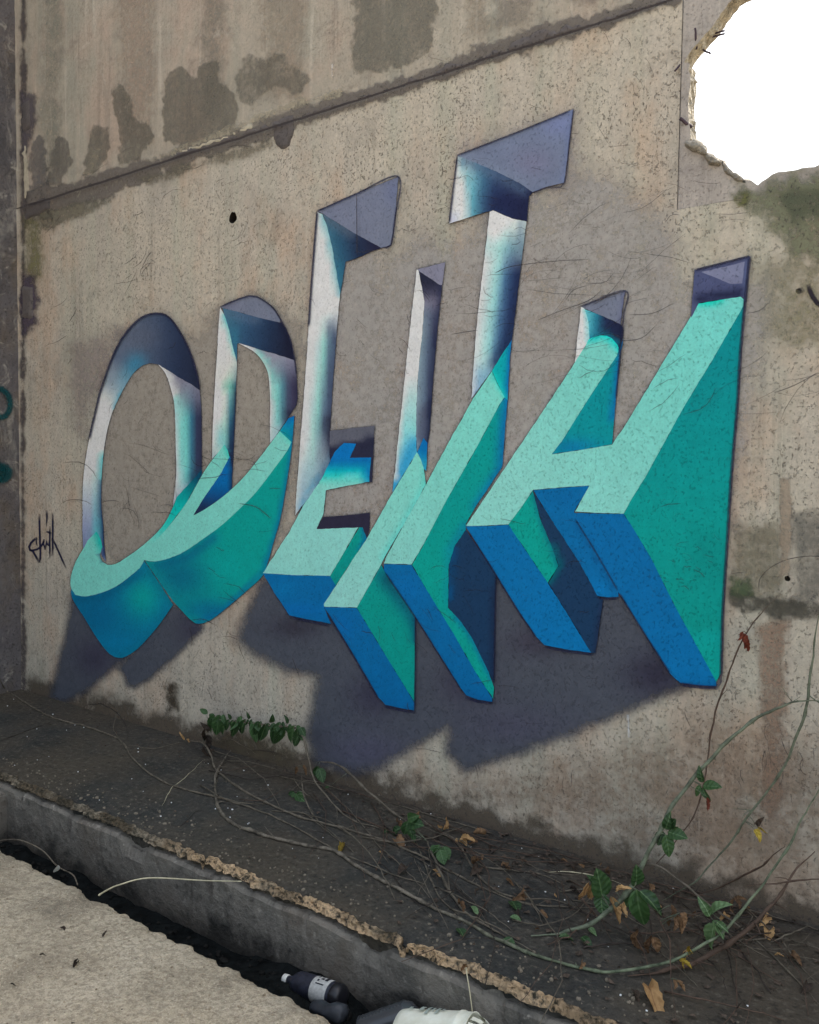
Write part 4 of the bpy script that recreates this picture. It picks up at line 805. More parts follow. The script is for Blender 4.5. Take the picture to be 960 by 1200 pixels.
# dark underspray that outlines every letter
soft(mural, 'outline_spray', ALLPOLY, (40, 44, 64), .85, 1.5, .0042, step=1.7)
soft(mural, 'outline_spray', ALLPOLY, (84, 84, 100), .22, 8, .0040, step=4)
OUT = (38, 40, 64)
strokes(mural, 'outline_spray', [(Oo[30:], 2.4, .8), (sm([(258, 360), (271, 354), (284, 349), (291, 347), (301, 348), (310, 353), (320, 361), (328, 373), (335, 386), (341, 401), (345, 419), (347.5, 439)]), 2.0, .75),
    (sm([(372, 247.5), (418, 227), (466.7, 207), (463, 255), (458, 287), (447, 290)]), 2.2, .75), (sm([(372, 247), (370, 270), (365.8, 325), (361.7, 383)]), 2.4, .8), (sm([(536, 182), (600, 157.5), (668, 130)]), 2.2, .7), (sm([(672, 128), (667, 170), (661, 215), (640, 220), (624, 226)]), 2.0, .6), (sm([(536, 183), (531, 225), (526.5, 262)]), 2.2, .75),
    (sm([(879, 300), (873, 357), (868, 413), (864, 478), (857, 562), (852, 643), (847.5, 714), (845, 790), (841, 805)]), 4.2, .65), (sm([(814, 316.5), (846, 308.5), (879, 300)]), 2.6, .8), (sm([(681, 359), (733, 341), (731, 370), (727, 410), (722, 467)]), 2.2, .7),
    (sm([(797, 802), (820, 805), (842, 806)]), 4.5, .8), (sm([(450, 828), (470, 832), (487, 835)]), 3.2, .7), (sm([(545, 817), (560, 822), (578, 824)]), 3.2, .7), (sm([(638, 758), (664, 763), (696, 767)]), 3.0, .7), (sm([(339, 723), (362, 728), (386, 733)]), 3.2, .7), (sm([(700, 700), (712, 702), (725, 701)]), 3, .7),
    (sm([(487, 724), (486.8, 770), (486, 830)]), 2.0, .7), (sm([(581, 675), (580, 740), (579, 800)]), 2.4, .6), (sm([(452, 672), (487, 724), (540, 808)]), 2.0, .6), (sm([(548, 622), (574, 662), (607, 716), (628, 746)]), 2.2, .65), (sm([(383, 718), (410, 762), (443, 818)]), 2.4, .7), (sm([(726, 695), (750, 734), (786, 790)]), 2.2, .6), (sm([(674, 608), (700, 650), (724, 692)]), 2.0, .55)], OUT, .0128)
# dark marker signature beside the O
def z11(l): return [(10 + x / 10.667, 580 + y / 10.667) for x, y in l]
tagm = strokes(None, 'signature_tag', [(z11(l), wd, .92) for l, wd in (
    ([(385, 235), (386, 330), (388, 430), (393, 600), (398, 720), (396, 800), (386, 850)], 2.3), ([(386, 850), (345, 775), (305, 705), (268, 690), (256, 650), (280, 600), (320, 560), (355, 530)], 2.6),
    ([(355, 530), (346, 575), (350, 610), (362, 640)], 1.4), ([(262, 690), (310, 692), (360, 680), (405, 645), (432, 600), (442, 552)], 2.4), ([(442, 552), (436, 610), (450, 650), (456, 688)], 1.8), ([(456, 688), (470, 620), (476, 570), (486, 620), (500, 640), (512, 560)], 1.8),
    ([(474, 190), (480, 260), (478, 330), (474, 405)], (2.6, 1.0)), ([(548, 222), (552, 330), (552, 460), (550, 560), (552, 660), (552, 765)], 2.2), ([(514, 390), (516, 480), (514, 600), (516, 700), (516, 785)], 2.0), ([(468, 458), (495, 466), (535, 482)], 2.4), ([(545, 540), (580, 610), (625, 710), (675, 820), (720, 920)], 2.2))], (34, 34, 58), .0034)
tag(tagm, 'dark blue marker signature written beside the letter O', 'graffiti tag')
bm_ = strokes(None, 'spray_mark', [([(947, 333), (949, 340), (953, 348), (958, 355), (968, 362)], 5.5, .92), ([(934, 342), (939, 340), (942, 338)], 6, .55)], (40, 36, 44), .0034)
tag(bm_, 'short black spray stroke beside a small drilled hole', 'graffiti tag')
sp = strokes(None, 'spray_mark', [(sm([(-14, 470), (-8, 458), (2, 456), (10, 464), (12, 476), (7, 487), (-2, 489), (-12, 484)]), 7, .85), ], (14, 62, 66), .012, plane=PX)
tag(sp, 'dark teal spray ring on the grey side wall', 'graffiti tag')
sp = strokes(None, 'spray_mark', [(sm([(-10, 553), (2, 548), (10, 552), (6, 560), (-8, 562)]), 11, .8), (sm([(-4, 540), (4, 552), (-4, 566)]), 6, .6)], (14, 62, 66), .012, plane=PX)
tag(sp, 'dark teal spray blob below the ring on the grey side wall', 'graffiti tag')
# scratches and hairline cracks across wall and paint
def rnd_scratch(cx, cy, r, ang, ln):
    x = cx + random.gauss(0, r); y = cy + random.gauss(0, r * .7); a = ang + random.gauss(0, .25); n = 6; pts = []
    L_ = ln * random.uniform(.4, 1.3); k = random.gauss(0, .5)
    for i in range(n): t = i / (n - 1) - .5; pts.append((x + math.cos(a + k * t) * L_ * t, y + math.sin(a + k * t) * L_ * t + random.gauss(0, .5)))
    return pts
SC = []
for (cx, cy, r, ang, ln, n) in ((680, 345, 60, -.35, 70, 26), (690, 420, 60, -.4, 50, 16), (820, 240, 50, -.2, 50, 10), (600, 300, 120, -.15, 30, 40), (200, 290, 90, -.5, 26, 22), (170, 310, 12, -.8, 26, 8), (165, 560, 40, .3, 40, 14), (160, 590, 25, 1.4, 30, 8), (300, 540, 30, .1, 30, 10), (560, 740, 120, .1, 26, 24), (820, 660, 30, .2, 14, 16), (900, 450, 40, -.3, 60, 8), (910, 880, 40, 1.5, 26, 14), (640, 900, 150, 1.5, 18, 24), (280, 820, 80, 1.5, 20, 12), (450, 380, 60, .8, 18, 20), (740, 120, 70, 1.2, 26, 14), (560, 200, 80, 0, 20, 20), (260, 690, 40, .4, 26, 8), (480, 730, 60, .9, 26, 12), (120, 420, 50, -1.0, 14, 14)):
    for _ in range(n):
        l_ = rnd_scratch(cx, cy, r, ang, ln); w_, a_ = random.uniform(.5, .95), random.uniform(.25, .7)
        if not inside(np.array(l_), [(790, -40), (1000, -90), (1000, 225), (790, 205)]).any(): SC.append((l_, w_, a_))
for l in ([(628, 376), (655, 365), (690, 352), (705, 340)], [(663, 352), (672, 340), (690, 334)], [(725, 400), (752, 396), (770, 380)], [(737, 369), (765, 367), (790, 355)], [(528, 392), (545, 389), (560, 387)], [(580, 320), (600, 312), (650, 306), (690, 304)], [(418, 228), (418.5, 300)], [(908, 460), (930, 452), (960, 436)], [(890, 694), (890, 680), (902, 666), (922, 656), (945, 652), (965, 652)], [(280, 590), (300, 594), (318, 608)], [(876, 367), (890, 364), (903, 353)]):
    SC.append((sm(l, 5), 1.0, .75))
SC.append(([(x, jy(x) + .8 * fbm(x * .08, 3, 0) + 1.2 * fbm(x * .02, 9, 0)) for x in range(28, 800, 6)], 2.2, .95))
sc = strokes(wall, 'scratches', SC, (58, 52, 52), .0136); sc['kind'] = 'stuff'
#SECTION4
# ------------------------------------------------------------------ brambles and litter
def leaf_mat(name, c0, c1, vein, rough=.45, trans=.15):
    m, b, p, out = new_mat(name); tc = b.n('ShaderNodeTexCoord').outputs['Object']; oi = b.n('ShaderNodeObjectInfo').outputs['Random']
    n = b.noise(tc, 7, 4, .6); sx_ = b.n('ShaderNodeSeparateXYZ'); b.put(sx_.inputs[0], tc)
    ax = b.math('ABSOLUTE', sx_.outputs[0]); v = b.math('SINE', b.math('MULTIPLY', b.math('SUBTRACT', sx_.outputs[1], b.math('MULTIPLY', ax, .8)), 34.0))
    c = b.ramp(b.math('ADD', b.math('MULTIPLY', n, .7), b.math('MULTIPLY', oi, .3)), [(.3, alb4(c0)), (.7, alb4(c1))])
    c = b.mix(b.step(v, .7, 1.0, 0, .14), c, alb4(vein)); c = b.mix(b.step(ax, .022, .008, 0, .7), c, alb4(vein))
    b.put(p.inputs['Base Color'], c); p.inputs['Roughness'].default_value = rough; p.inputs['Specular IOR Level'].default_value = .4
    bump(b, p, b.math('ADD', b.math('MULTIPLY', v, .4), b.math('MULTIPLY', n, 2.0)), .0015)
    tl = b.n('ShaderNodeBsdfTranslucent'); b.put(tl.inputs[0], c); mx = b.n('ShaderNodeMixShader'); mx.inputs[0].default_value = trans
    b.nt.links.new(p.outputs[0], mx.inputs[1]); b.nt.links.new(tl.outputs[0], mx.inputs[2]); b.nt.links.new(mx.outputs[0], out.inputs[0])
    return m
M['leaf'] = leaf_mat('bramble_leaf', (28, 50, 26), (54, 82, 44), (84, 108, 70))
M['leaf_light'] = leaf_mat('bramble_leaf_light', (52, 76, 44), (96, 120, 80), (120, 140, 104))
M['leaf_dead'] = leaf_mat('dead_leaf', (66, 48, 34), (124, 96, 68), (84, 62, 44), .8)
M['leaf_tan'] = leaf_mat('dry_tan_leaf', (132, 102, 66), (176, 142, 98), (112, 82, 54), .8)
M['leaf_red'] = leaf_mat('red_brown_leaf', (84, 36, 26), (122, 62, 44), (70, 34, 26), .7)
M['leaf_yellow'] = leaf_mat('yellow_leaf', (120, 100, 40), (190, 166, 70), (96, 78, 36), .7)
M['leaf_dark'] = leaf_mat('rotten_leaf', (36, 30, 26), (66, 54, 44), (44, 36, 30), .8)
M['cane_green'] = simple('green_cane', (82, 88, 72), .65, .5, 34, .35, .004)
M['cane_grey'] = simple('grey_cane', (84, 77, 67), .75, .45, 30, .25, .004)
M['cane_brown'] = simple('brown_cane', (72, 58, 49), .75, .35, 30, .25, .004)
M['cane_dark'] = simple('dark_cane', (48, 42, 38), .8, .35, 30, .25, .004)
def mixed_cane():
    m, b, p, out = new_mat('weathered_cane'); ps = pos(b); n = b.noise(ps, 34, 4, .6); sx_ = b.n('ShaderNodeSeparateXYZ'); b.put(sx_.inputs[0], ps); x0 = on_z(600, 1110).x
    g_ = b.ramp(n, [(.32, alb4((50, 58, 44))), (.68, alb4((104, 112, 90)))]); w_ = b.ramp(n, [(.32, alb4((50, 45, 39))), (.68, alb4((112, 104, 92)))])
    b.put(p.inputs['Base Color'], b.mix(b.step(b.math('ADD', sx_.outputs[0], b.math('MULTIPLY', n, .3)), x0 - .25, x0 + .45), w_, g_)); p.inputs['Roughness'].default_value = .7; bump(b, p, n, .004)
    return m
M['cane_mixed'] = mixed_cane()
M['stalk'] = simple('dry_grass_stalk', (168, 160, 134), .8, .25, 30)

def leaf_mesh(name, w_, fold, curl, twist, serr, crumple, seed):
    rs = random.Random(seed); NL, NW = 12, 5; V = []; F = []
    for i in range(NL + 1):
        t = i / NL; wd = w_ * (math.sin(math.pi * min(1, t ** .75)) ** .8) * (1 + serr * (1 if i % 2 else -1)) if 0 < i < NL else .004
        a = curl * t * t; y = t * (1 - .15 * abs(curl) * t); z0 = -curl * .35 * t * t + crumple * .5 * fbm(t * 3, seed, 1)
        tw = twist * t
        for j in range(NW):
            u = (j / (NW - 1)) * 2 - 1; x = u * wd * math.cos(fold * abs(u)); z = abs(u) * wd * math.sin(fold) + crumple * fbm(t * 4, u * 2, seed) * .5
            V.append((x * math.cos(tw) - z * math.sin(tw), y, z0 + x * math.sin(tw) + z * math.cos(tw)))
    for i in range(NL):
        for j in range(NW - 1): F.append((i * NW + j, i * NW + j + 1, (i + 1) * NW + j + 1, (i + 1) * NW + j))
    me = bpy.data.meshes.new(name); me.from_pydata(V, [], F); me.update(); me.polygons.foreach_set('use_smooth', [True] * len(F)); return me
GREENM = [leaf_mesh('leaf', w_, f_, c_, t_, .035, .04, s_) for w_, f_, c_, t_, s_ in ((.30, .35, .5, .2, 1), (.27, .5, .8, -.3, 2), (.34, .25, .3, .1, 3), (.24, .6, 1.0, .5, 4))]
DEADM = [leaf_mesh('dead_leaf', w_, f_, c_, t_, .08, .22, s_) for w_, f_, c_, t_, s_ in ((.26, .9, 1.2, .9, 5), (.22, 1.2, .9, -1.2, 6), (.32, .7, 1.4, .5, 7), (.28, 1.0, -.8, 1.5, 8))]
MC = {}
def leaf_data(pool, mat):
    k = random.randrange(len(pool)); key = (id(pool), k, mat)
    if key not in MC:
        me = pool[k].copy(); me.materials.append(M[mat]); MC[key] = me
    return MC[key]
def leaf_obj(a, b, mat, parent=None, nrm=None, name='leaf', wide=1.0):
    a, b = Vector(a), Vector(b); y = (b - a); L_ = max(.004, y.length); y.normalize()
    n = nrm or (CAMPOS - a).normalized() + Vector((random.gauss(0, .35), random.gauss(0, .3), random.gauss(.35, .3)))
    x = y.cross(n)
    if x.length < .05: x = y.cross(Vector((0, 0, 1)))
    x.normalize(); z = x.cross(y)
    green = mat in ('leaf', 'leaf_light'); o = bpy.data.objects.new(name, leaf_data(GREENM if green else DEADM, mat))
    o.matrix_world = Matrix.Translation(a) @ Matrix((x, y, z)).transposed().to_4x4() @ Matrix.Diagonal((L_ * wide, L_, L_, 1))
    return link(o, parent)
def cane(label, pts, r, mat, group='bramble canes', name='bramble_cane', thorn=0.0, dy=0.0):
    """pts: (px, py, where); where None = lying on the ledge, number = distance in front of the wall, 'z<h>' height above the ledge"""
    root = empty(name, label, 'bramble', group); r = r * .78
    yv = []
    for q in pts:
        wq = q[2] if len(q) > 2 else None
        yv.append(wq)
    # distance from the wall for every point: on the ledge where asked, otherwise blended between anchors
    Y = []
    for q, wq in zip(pts, yv):
        if wq is None: Y.append(on_z(q[0], q[1], r * 1.1).y)
        elif wq == '-': Y.append(None)
        else: Y.append(D - wq)
    idx = [i for i, v in enumerate(Y) if v is not None]
    for i in range(len(Y)):
        if Y[i] is None:
            lo = max([k for k in idx if k < i], default=idx[0]); hi = min([k for k in idx if k > i], default=idx[-1])
            Y[i] = Y[lo] if lo == hi else Y[lo] + (Y[hi] - Y[lo]) * (i - lo) / (hi - lo)
    P3 = [on_y(q[0], q[1], min(y, D - r - .012)) for q, y in zip(pts, Y)]
    for p in P3: p.z = max(p.z, r * .9)
    pp = [2 * P3[0] - P3[1]] + P3 + [2 * P3[-1] - P3[-2]]; C = []
    for i in range(1, len(pp) - 2):
        n = max(2, int((pp[i + 1] - pp[i]).length / .02))
        for k in range(n):
            t = k / n; a, b_, c, d = pp[i - 1], pp[i], pp[i + 1], pp[i + 2]
            C.append(.5 * ((2 * b_) + (c - a) * t + (2 * a - 5 * b_ + 4 * c - d) * t * t + (-a + 3 * b_ - 3 * c + d) * t ** 3))
    C.append(P3[-1].copy()); m = len(C)
    for i, p in enumerate(C):
        p += Vector((fbm(i * .21, r * 900, 1), 0, fbm(i * .21, r * 900, 5))) * .0055; p.z = max(p.z, r * .8); p.y = min(p.y, D - r - .010)
    rad = [r * (1.08 - .4 * abs(2 * i / (m - 1) - .6)) * min(1, .3 + .7 * i / 10, .35 + .65 * (m - 1 - i) / 10) * (1 + .30 * fbm(i * .35, r * 500, 2) + (.45 if i % 11 == 5 else 0)) for i in range(m)]
    V, F = tube(C, rad, 7)
    if thorn:
        for i in range(3, m - 3, 2):
            if random.random() < thorn:
                t = (C[i + 1] - C[i]).normalized(); u = Vector((random.gauss(0, 1), random.gauss(0, 1), random.gauss(0, 1))); u = (u - t * u.dot(t)).normalized(); q = t.cross(u); b0 = len(V); c0 = C[i] + u * rad[i] * .6
                V += [c0 + t * .004, c0 - t * .003 + q * .0025, c0 - t * .003 - q * .0025, c0 + u * .011 - t * .004]; F += [(b0, b0 + 1, b0 + 3), (b0 + 1, b0 + 2, b0 + 3), (b0 + 2, b0, b0 + 3)]
    if r > .0028:
        for _ in range(int(m / 16) + 1):
            i = random.randrange(2, m - 2); t = (C[i + 1] - C[i]).normalized(); u = Vector((random.gauss(0, 1), random.gauss(0, .7), abs(random.gauss(0, .8)))); d_ = (t * random.choice((1, 1, -1)) + u * .8).normalized()
            L_ = random.uniform(.015, .075); k_ = Vector((random.gauss(0, .3), random.gauss(0, .3), random.gauss(-.1, .3)))
            sp_ = [C[i] + d_ * L_ * s_ + k_ * L_ * s_ * s_ for s_ in (0, .35, .7, 1)]
            for q_ in sp_: q_.z = max(q_.z, .004); q_.y = min(q_.y, D - .012)
            V2, F2 = tube(sp_, [rad[i] * .5, rad[i] * .4, rad[i] * .3, rad[i] * .2], 5); b0 = len(V); V += V2; F += [tuple(j + b0 for j in f) for f in F2]
    mesh_obj('stem', V, F, M[mat], root, smooth=True)
    return root, C
def at_cane(c, px, py):
    best = min(c[1], key=lambda p: (proj(p)[0] - px) ** 2 + (proj(p)[1] - py) ** 2); return best
def leaf_on(c, a, b, mat='leaf', wide=1.0, fwd=.02, petiole=True):
    k_ = 1.28 if mat in ('leaf', 'leaf_light') else 1.15; b = (a[0] + (b[0] - a[0]) * k_, a[1] + (b[1] - a[1]) * k_)
    q = at_cane(c, *a); pa = on_y(a[0], a[1], min(q.y, D - .03)); pb = on_y(b[0], b[1], min(q.y - fwd, D - .025))
    pa.z = max(pa.z, .012); pb.z = max(pb.z, .006)
    o = leaf_obj(pa, pb, mat, c[0], wide=wide)
    if petiole and (pa - q).length > .012:
        V, F = tube([q, q.lerp(pa, .5) + Vector((0, -.004, .004)), pa], [.0014, .0011, .0008], 5); mesh_obj('leaf_stalk', V, F, M['cane_green'], c[0], smooth=True)
    return o

c = cane('long thin grey-brown cane trailing from the side wall corner along the ledge', [(-6, 785, .25), (9, 811), (31, 824), (62, 841), (106, 853), (140, 867), (156, 889), (181, 910), (212, 924), (256, 935), (300, 949), (340, 966), (393, 996), (430, 1012), (464, 1026), (500, 1037)], .0062, 'cane_grey')
c = cane('straight thin cane forking off the long cane near the corner', [(-5, 871), (31, 857), (62, 845)], .0035, 'cane_dark')
c2 = cane('looping pale cane rising beside the dead leaf tuft at the wall foot', [(216, 868, .05), (236, 870, '-'), (247, 884, '-'), (252, 900), (274, 919), (307, 938), (342, 954), (372, 963), (410, 973), (449, 984), (493, 1003), (537, 1026), (580, 1046), (624, 1060), (700, 1064)], .0068, 'cane_grey', thorn=.2)
leaf_on(c2, (219, 866), (221, 886), 'leaf_tan', .9); leaf_on(c2, (216, 870), (212, 858), 'leaf_tan', .6)
for a, b in (((240, 868), (238, 852)), ((242, 862), (246, 880)), ((238, 875), (244, 892)), ((243, 858), (240, 846))): leaf_on(c2, a, b, 'leaf_dark', .8)
c3 = cane('long cane, grey then green, sweeping along the ledge and arching up past the wall', [(271, 879, .04), (258, 897, '-'), (252, 916), (255, 943), (269, 962), (301, 976), (342, 987), (391, 997), (420, 1016), (464, 1040), (507, 1063), (545, 1080), (583, 1101), (624, 1118), (668, 1131), (707, 1139), (754, 1134, '-'), (797, 1122, '-'), (835, 1101, '-'), (860, 1079, '-'), (891, 1041, '-'), (916, 1004, '-'), (941, 960, '-'), (965, 915, .22)], .0085, 'cane_mixed', thorn=.35)
for a, b in (((838, 1082), (829, 1110)), ((836, 1078), (847, 1096)), ((832, 1074), (824, 1056)), ((834, 1070), (848, 1058)), ((840, 1080), (851, 1090))): leaf_on(c3, a, b, 'leaf_light', 1.1)
for a, b in (((804, 1122), (800, 1136)), ((810, 1118), (806, 1104)), ((796, 1124), (812, 1138))): leaf_on(c3, a, b, 'leaf_yellow', .8)
c4 = cane('thick purplish-brown cane curving up beside the green arching cane', [(735, 1143), (768, 1139), (794, 1133, '-'), (822, 1125, '-'), (860, 1101, '-'), (891, 1076, '-'), (919, 1041, '-'), (935, 1019, '-'), (955, 998, .20)], .0095, 'cane_brown', thorn=.3)
c5 = cane('thick bluish-green cane arching from the ledge high up against the wall', [(622, 1096), (655, 1094), (691, 1083, '-'), (716, 1066, '-'), (738, 1041, '-'), (754, 1013, '-'), (771, 976, '-'), (787, 949, '-'), (803, 925, '-'), (830, 892, '-'), (863, 860, '-'), (895, 838, '-'), (922, 826, '-'), (944, 821, '-'), (972, 824, .10)], .0098, 'cane_green', thorn=.5)
for a, b in (((780, 972), (785, 958)), ((783, 975), (801, 980)), ((780, 978), (786, 1002)), ((777, 974), (772, 988)), ((784, 968), (790, 962))): leaf_on(c5, a, b, 'leaf', 1.1)
for a, b in (((823, 917), (820, 902)), ((824, 921), (841, 921)), ((823, 923), (829, 938)), ((821, 920), (815, 932))): leaf_on(c5, a, b, 'leaf', .95)
for a, b in (((746, 1042), (751, 1086)), ((750, 1044), (774, 1066)), ((745, 1038), (748, 1020)), ((742, 1042), (734, 1060)), ((706, 1052), (702, 1025)), ((704, 1046), (706, 1068)), ((700, 1040), (692, 1028))): leaf_on(c5, a, b, 'leaf', 1.1)
for a, b in (((716, 1050), (722, 1082)), ((722, 1044), (734, 1040)), ((690, 1034), (680, 1060)), ((694, 1036), (690, 1058))): leaf_on(c5, a, b, 'leaf_tan', .9)
leaf_on(c5, (829, 934), (826, 950), 'leaf_red', .9)
c6 = cane('slender olive cane hanging down the wall past the thick arching cane', [(962, 715, .05), (952, 768, .06), (947, 822, .08), (936, 857, '-'), (917, 903, '-'), (890, 938, '-'), (862, 979, '-'), (847, 997, '-'), (816, 1032, '-'), (776, 1055)], .0055, 'cane_green')
leaf_on(c6, (884, 972), (893, 986), 'leaf_yellow', 1.0); leaf_on(c6, (888, 970), (899, 974), 'leaf_yellow', .8); leaf_on(c6, (886, 966), (894, 962), 'leaf_dark', .8)
c7 = cane('thin tan twig with a red leaf climbing the wall beside the H', [(910, 700, .03), (876, 741, .035), (852, 797, .04), (835, 852, .05), (830, 890, '-'), (826, 917, '-'), (814, 955, '-'), (798, 978, '-'), (768, 1012, '-'), (735, 1034)], .0038, 'cane_brown')
for a, b in (((872, 742), (875, 764)), ((876, 744), (870, 760)), ((871, 740), (866, 752))): leaf_on(c7, a, b, 'leaf_red', .9)
for pts, lab, r, m_ in (
    ([(920, 993, .25), (885, 1019, '-'), (847, 1038, '-'), (800, 1053)], 'short reddish twig leaning up to the green arching cane', .0048, 'cane_brown'),
    ([(972, 1031, .30), (919, 1033, .33), (893, 1036, '-'), (872, 1038, '-')], 'horizontal pinkish-brown twig crossing both arching canes', .0058, 'cane_brown'),
    ([(730, 1022), (763, 1013, .12), (800, 1035, '-'), (835, 1063, '-'), (879, 1097), (919, 1135), (968, 1184)], 'long straw-coloured twig running down to the ledge past the thick canes', .0050, 'cane_grey'),
    ([(872, 1062, .30), (907, 1094), (935, 1129), (968, 1160)], 'straight pale twig lying on the dark ledge beside the longer straw twig', .0045, 'cane_grey'),
    ([(765, 1064, .45), (776, 1084, '-'), (785, 1101, '-'), (787, 1147, '-'), (793, 1210, .80)], 'thin red-brown stalk hanging straight down over the ledge', .0040, 'cane_brown'),
    ([(848, 1100, .42), (853, 1120), (862, 1160), (890, 1198)], 'hair-thin dark stalk curving down the ledge under the light green leaves', .0022, 'cane_dark'),
    ([(845, 1110, .45), (843, 1130), (846, 1150)], 'tiny grey stalk lying below the light green leaves', .0020, 'cane_grey'),
    ([(808, 1078, .30), (840, 1066, '-'), (862, 1050, '-')], 'short straw twig carrying the brown curled leaf beside the light green leaves', .0040, 'cane_grey'),
    ([(640, 1022), (677, 1023), (700, 1027), (728, 1036)], 'whitish twig lying straight along the ledge close to the wall', .0035, 'stalk'),
    ([(680, 1010), (715, 1018, .05), (736, 1028)], 'short pale twig against the foot of the wall', .0032, 'cane_grey'),
    ([(490, 968, .10), (510, 973, '-'), (531, 983, '-'), (543, 998), (560, 1025), (583, 1045), (610, 1053), (647, 1054), (672, 1062), (700, 1075)], 'pale cane bending down from the tan leaf tuft on the ledge', .0055, 'cane_grey'),
    ([(545, 996), (566, 1015), (607, 1021), (636, 1025), (677, 1045)], 'lighter cane branching toward the tan upright leaf', .0048, 'cane_grey'),
    ([(500, 985, .30), (508, 1004, '-'), (519, 1028, '-'), (537, 1060), (557, 1077), (590, 1096), (625, 1115)], 'stout greyish-green cane dropping from the dark green leaf cluster', .0072, 'cane_grey'),
    ([(488, 990, .3), (496, 1012, '-'), (505, 1031), (522, 1060), (548, 1079)], 'thinner cane dropping beside the stout one from the dark green cluster', .0045, 'cane_grey'),
    ([(420, 1002), (450, 1015), (475, 1045), (505, 1075), (520, 1098)], 'fine dark stalk crossing the lower canes toward the broken rim', .0022, 'cane_dark'),
    ([(603, 1050), (612, 1066), (640, 1082), (672, 1086)], 'dark curved twig beneath the paired pale canes', .0030, 'cane_dark'),
    ([(97, 828, .02), (116, 825, .04), (134, 833, '-'), (147, 849, '-'), (151, 874)], 'small dark looped twig standing against the wall foot near the O shadow', .0035, 'cane_dark'),
    ([(137, 836, .06), (134, 855, '-'), (144, 871)], 'short grey twig inside the small dark loop', .0035, 'cane_grey'),
    ([(150, 874), (181, 877), (216, 869, .10)], 'pale twig joining the small dark loop to the tan leaf tuft', .0040, 'cane_grey'),
    ([(54, 852), (54, 866), (58, 883)], 'tiny straight stalk on the ledge near the corner', .0018, 'cane_dark'),
    ([(190, 945), (200, 925), (218, 910), (240, 890)], 'fine curved straw crossing the long trailing cane', .0020, 'stalk'),
    ([(258, 870, .02), (270, 866, .03), (285, 874, '-'), (300, 884)], 'small arched stalk touching the wall under the leafy cane', .0025, 'cane_grey'),
    ([(292, 881, .01), (315, 880, .03), (334, 889, '-'), (344, 902)], 'dark arched twig at the wall foot below the leafy cane', .0040, 'cane_dark'),
    ([(354, 898, .16), (355, 927, '-'), (366, 957, '-'), (388, 976), (404, 987)], 'thin whitish cane falling from the brown leaf pair below the leafy cane', .0045, 'cane_grey'),
    ([(372, 893, .04), (393, 895, .06), (415, 911, '-'), (437, 933, '-'), (472, 960), (492, 973)], 'thick grey cane arching out from the painted shadow on the wall', .0075, 'cane_grey'),
    ([(194, 963), (210, 968), (232, 950), (250, 958)], 'dark kinked twig lying on the open ledge', .0022, 'cane_dark')):
    cc = cane(lab, pts, r, m_)
    if 'whitish cane falling' in lab:
        for a, b in (((348, 898), (346, 908)), ((356, 896), (358, 908))): leaf_on(cc, a, b, 'leaf_dead', .8)
        for a, b in (((347, 930), (342, 945)), ((347, 930), (354, 944)), ((348, 932), (350, 948)), ((345, 928), (338, 936))): leaf_on(cc, a, b, 'leaf', 1.1)
    if 'tan leaf tuft on' in lab:
        for a, b in (((538, 984), (548, 996)), ((536, 982), (534, 996)), ((540, 982), (552, 984)), ((520, 972), (524, 962)), ((519, 970), (512, 966))): leaf_on(cc, a, b, 'leaf_tan', 1.1)
    if 'stout greyish' in lab:
        for a, b in (((478, 962), (474, 978)), ((480, 964), (492, 966)), ((478, 966), (484, 984)), ((470, 970), (458, 976)), ((456, 976), (448, 988)), ((484, 978), (486, 992)), ((478, 960), (486, 956)), ((515, 990), (510, 1006)), ((520, 992), (526, 1004)), ((516, 996), (520, 1010)), ((512, 992), (505, 998))): leaf_on(cc, a, b, 'leaf', 1.2)
    if 'straw twig carrying' in lab:
        for a, b in (((862, 1050), (868, 1066)), ((860, 1052), (858, 1064)), ((864, 1050), (872, 1056))): leaf_on(cc, a, b, 'leaf_dead', 1.1)
    if 'thick grey cane arching' in lab:
        for a, b in (((374, 898), (366, 908)), ((374, 900), (378, 914)), ((370, 900), (372, 918)), ((386, 926), (380, 942))): leaf_on(cc, a, b, 'leaf', 1.0)
    if 'hanging straight' in lab:
        for a, b in (((787, 1060), (789, 1078)), ((794, 1072), (796, 1094)), ((797, 1070), (806, 1086)), ((792, 1074), (788, 1090)), ((794, 1148), (800, 1164)), ((791, 1147), (790, 1160))): leaf_on(cc, a, b, 'leaf_dead', 1.2)
        for a, b in (((742, 1092), (752, 1120)), ((748, 1090), (740, 1108)), ((764, 1096), (758, 1120)), ((766, 1098), (772, 1118))): leaf_on(cc, a, b, 'leaf_dead', 1.1, petiole=False)
# leafy cane in front of the wall foot
c8 = cane('grey cane bending over into a row of dark green leaves against the wall', [(243, 841, .10), (270, 845, .11), (309, 849, .12), (340, 852, .14), (351, 854, .15), (357, 868, '-'), (362, 892, '-'), (369, 914, '-'), (380, 930, '-'), (402, 954), (423, 965), (453, 973), (480, 985)], .0062, 'cane_grey', thorn=.2)
for i, x in enumerate(np.linspace(245, 351, 19) + np.array([random.uniform(-3, 3) for _ in range(19)])):
    y = 838 + (x - 246) * .12 + random.uniform(-4, 4); sgn = -1 if i % 4 == 0 else 1
    leaf_on(c8, (x, y), (x - 5 + random.uniform(-4, 8), y + (random.uniform(14, 22) if sgn > 0 else -random.uniform(4, 9))), 'leaf', .8)
    leaf_on(c8, (x + 3, y), (x + random.uniform(-2, 8), y + random.uniform(6, 13)), 'leaf', .85)
for a, b in (((350, 862), (344, 874)), ((351, 863), (354, 866))): leaf_on(c8, a, b, 'leaf', 1.1)

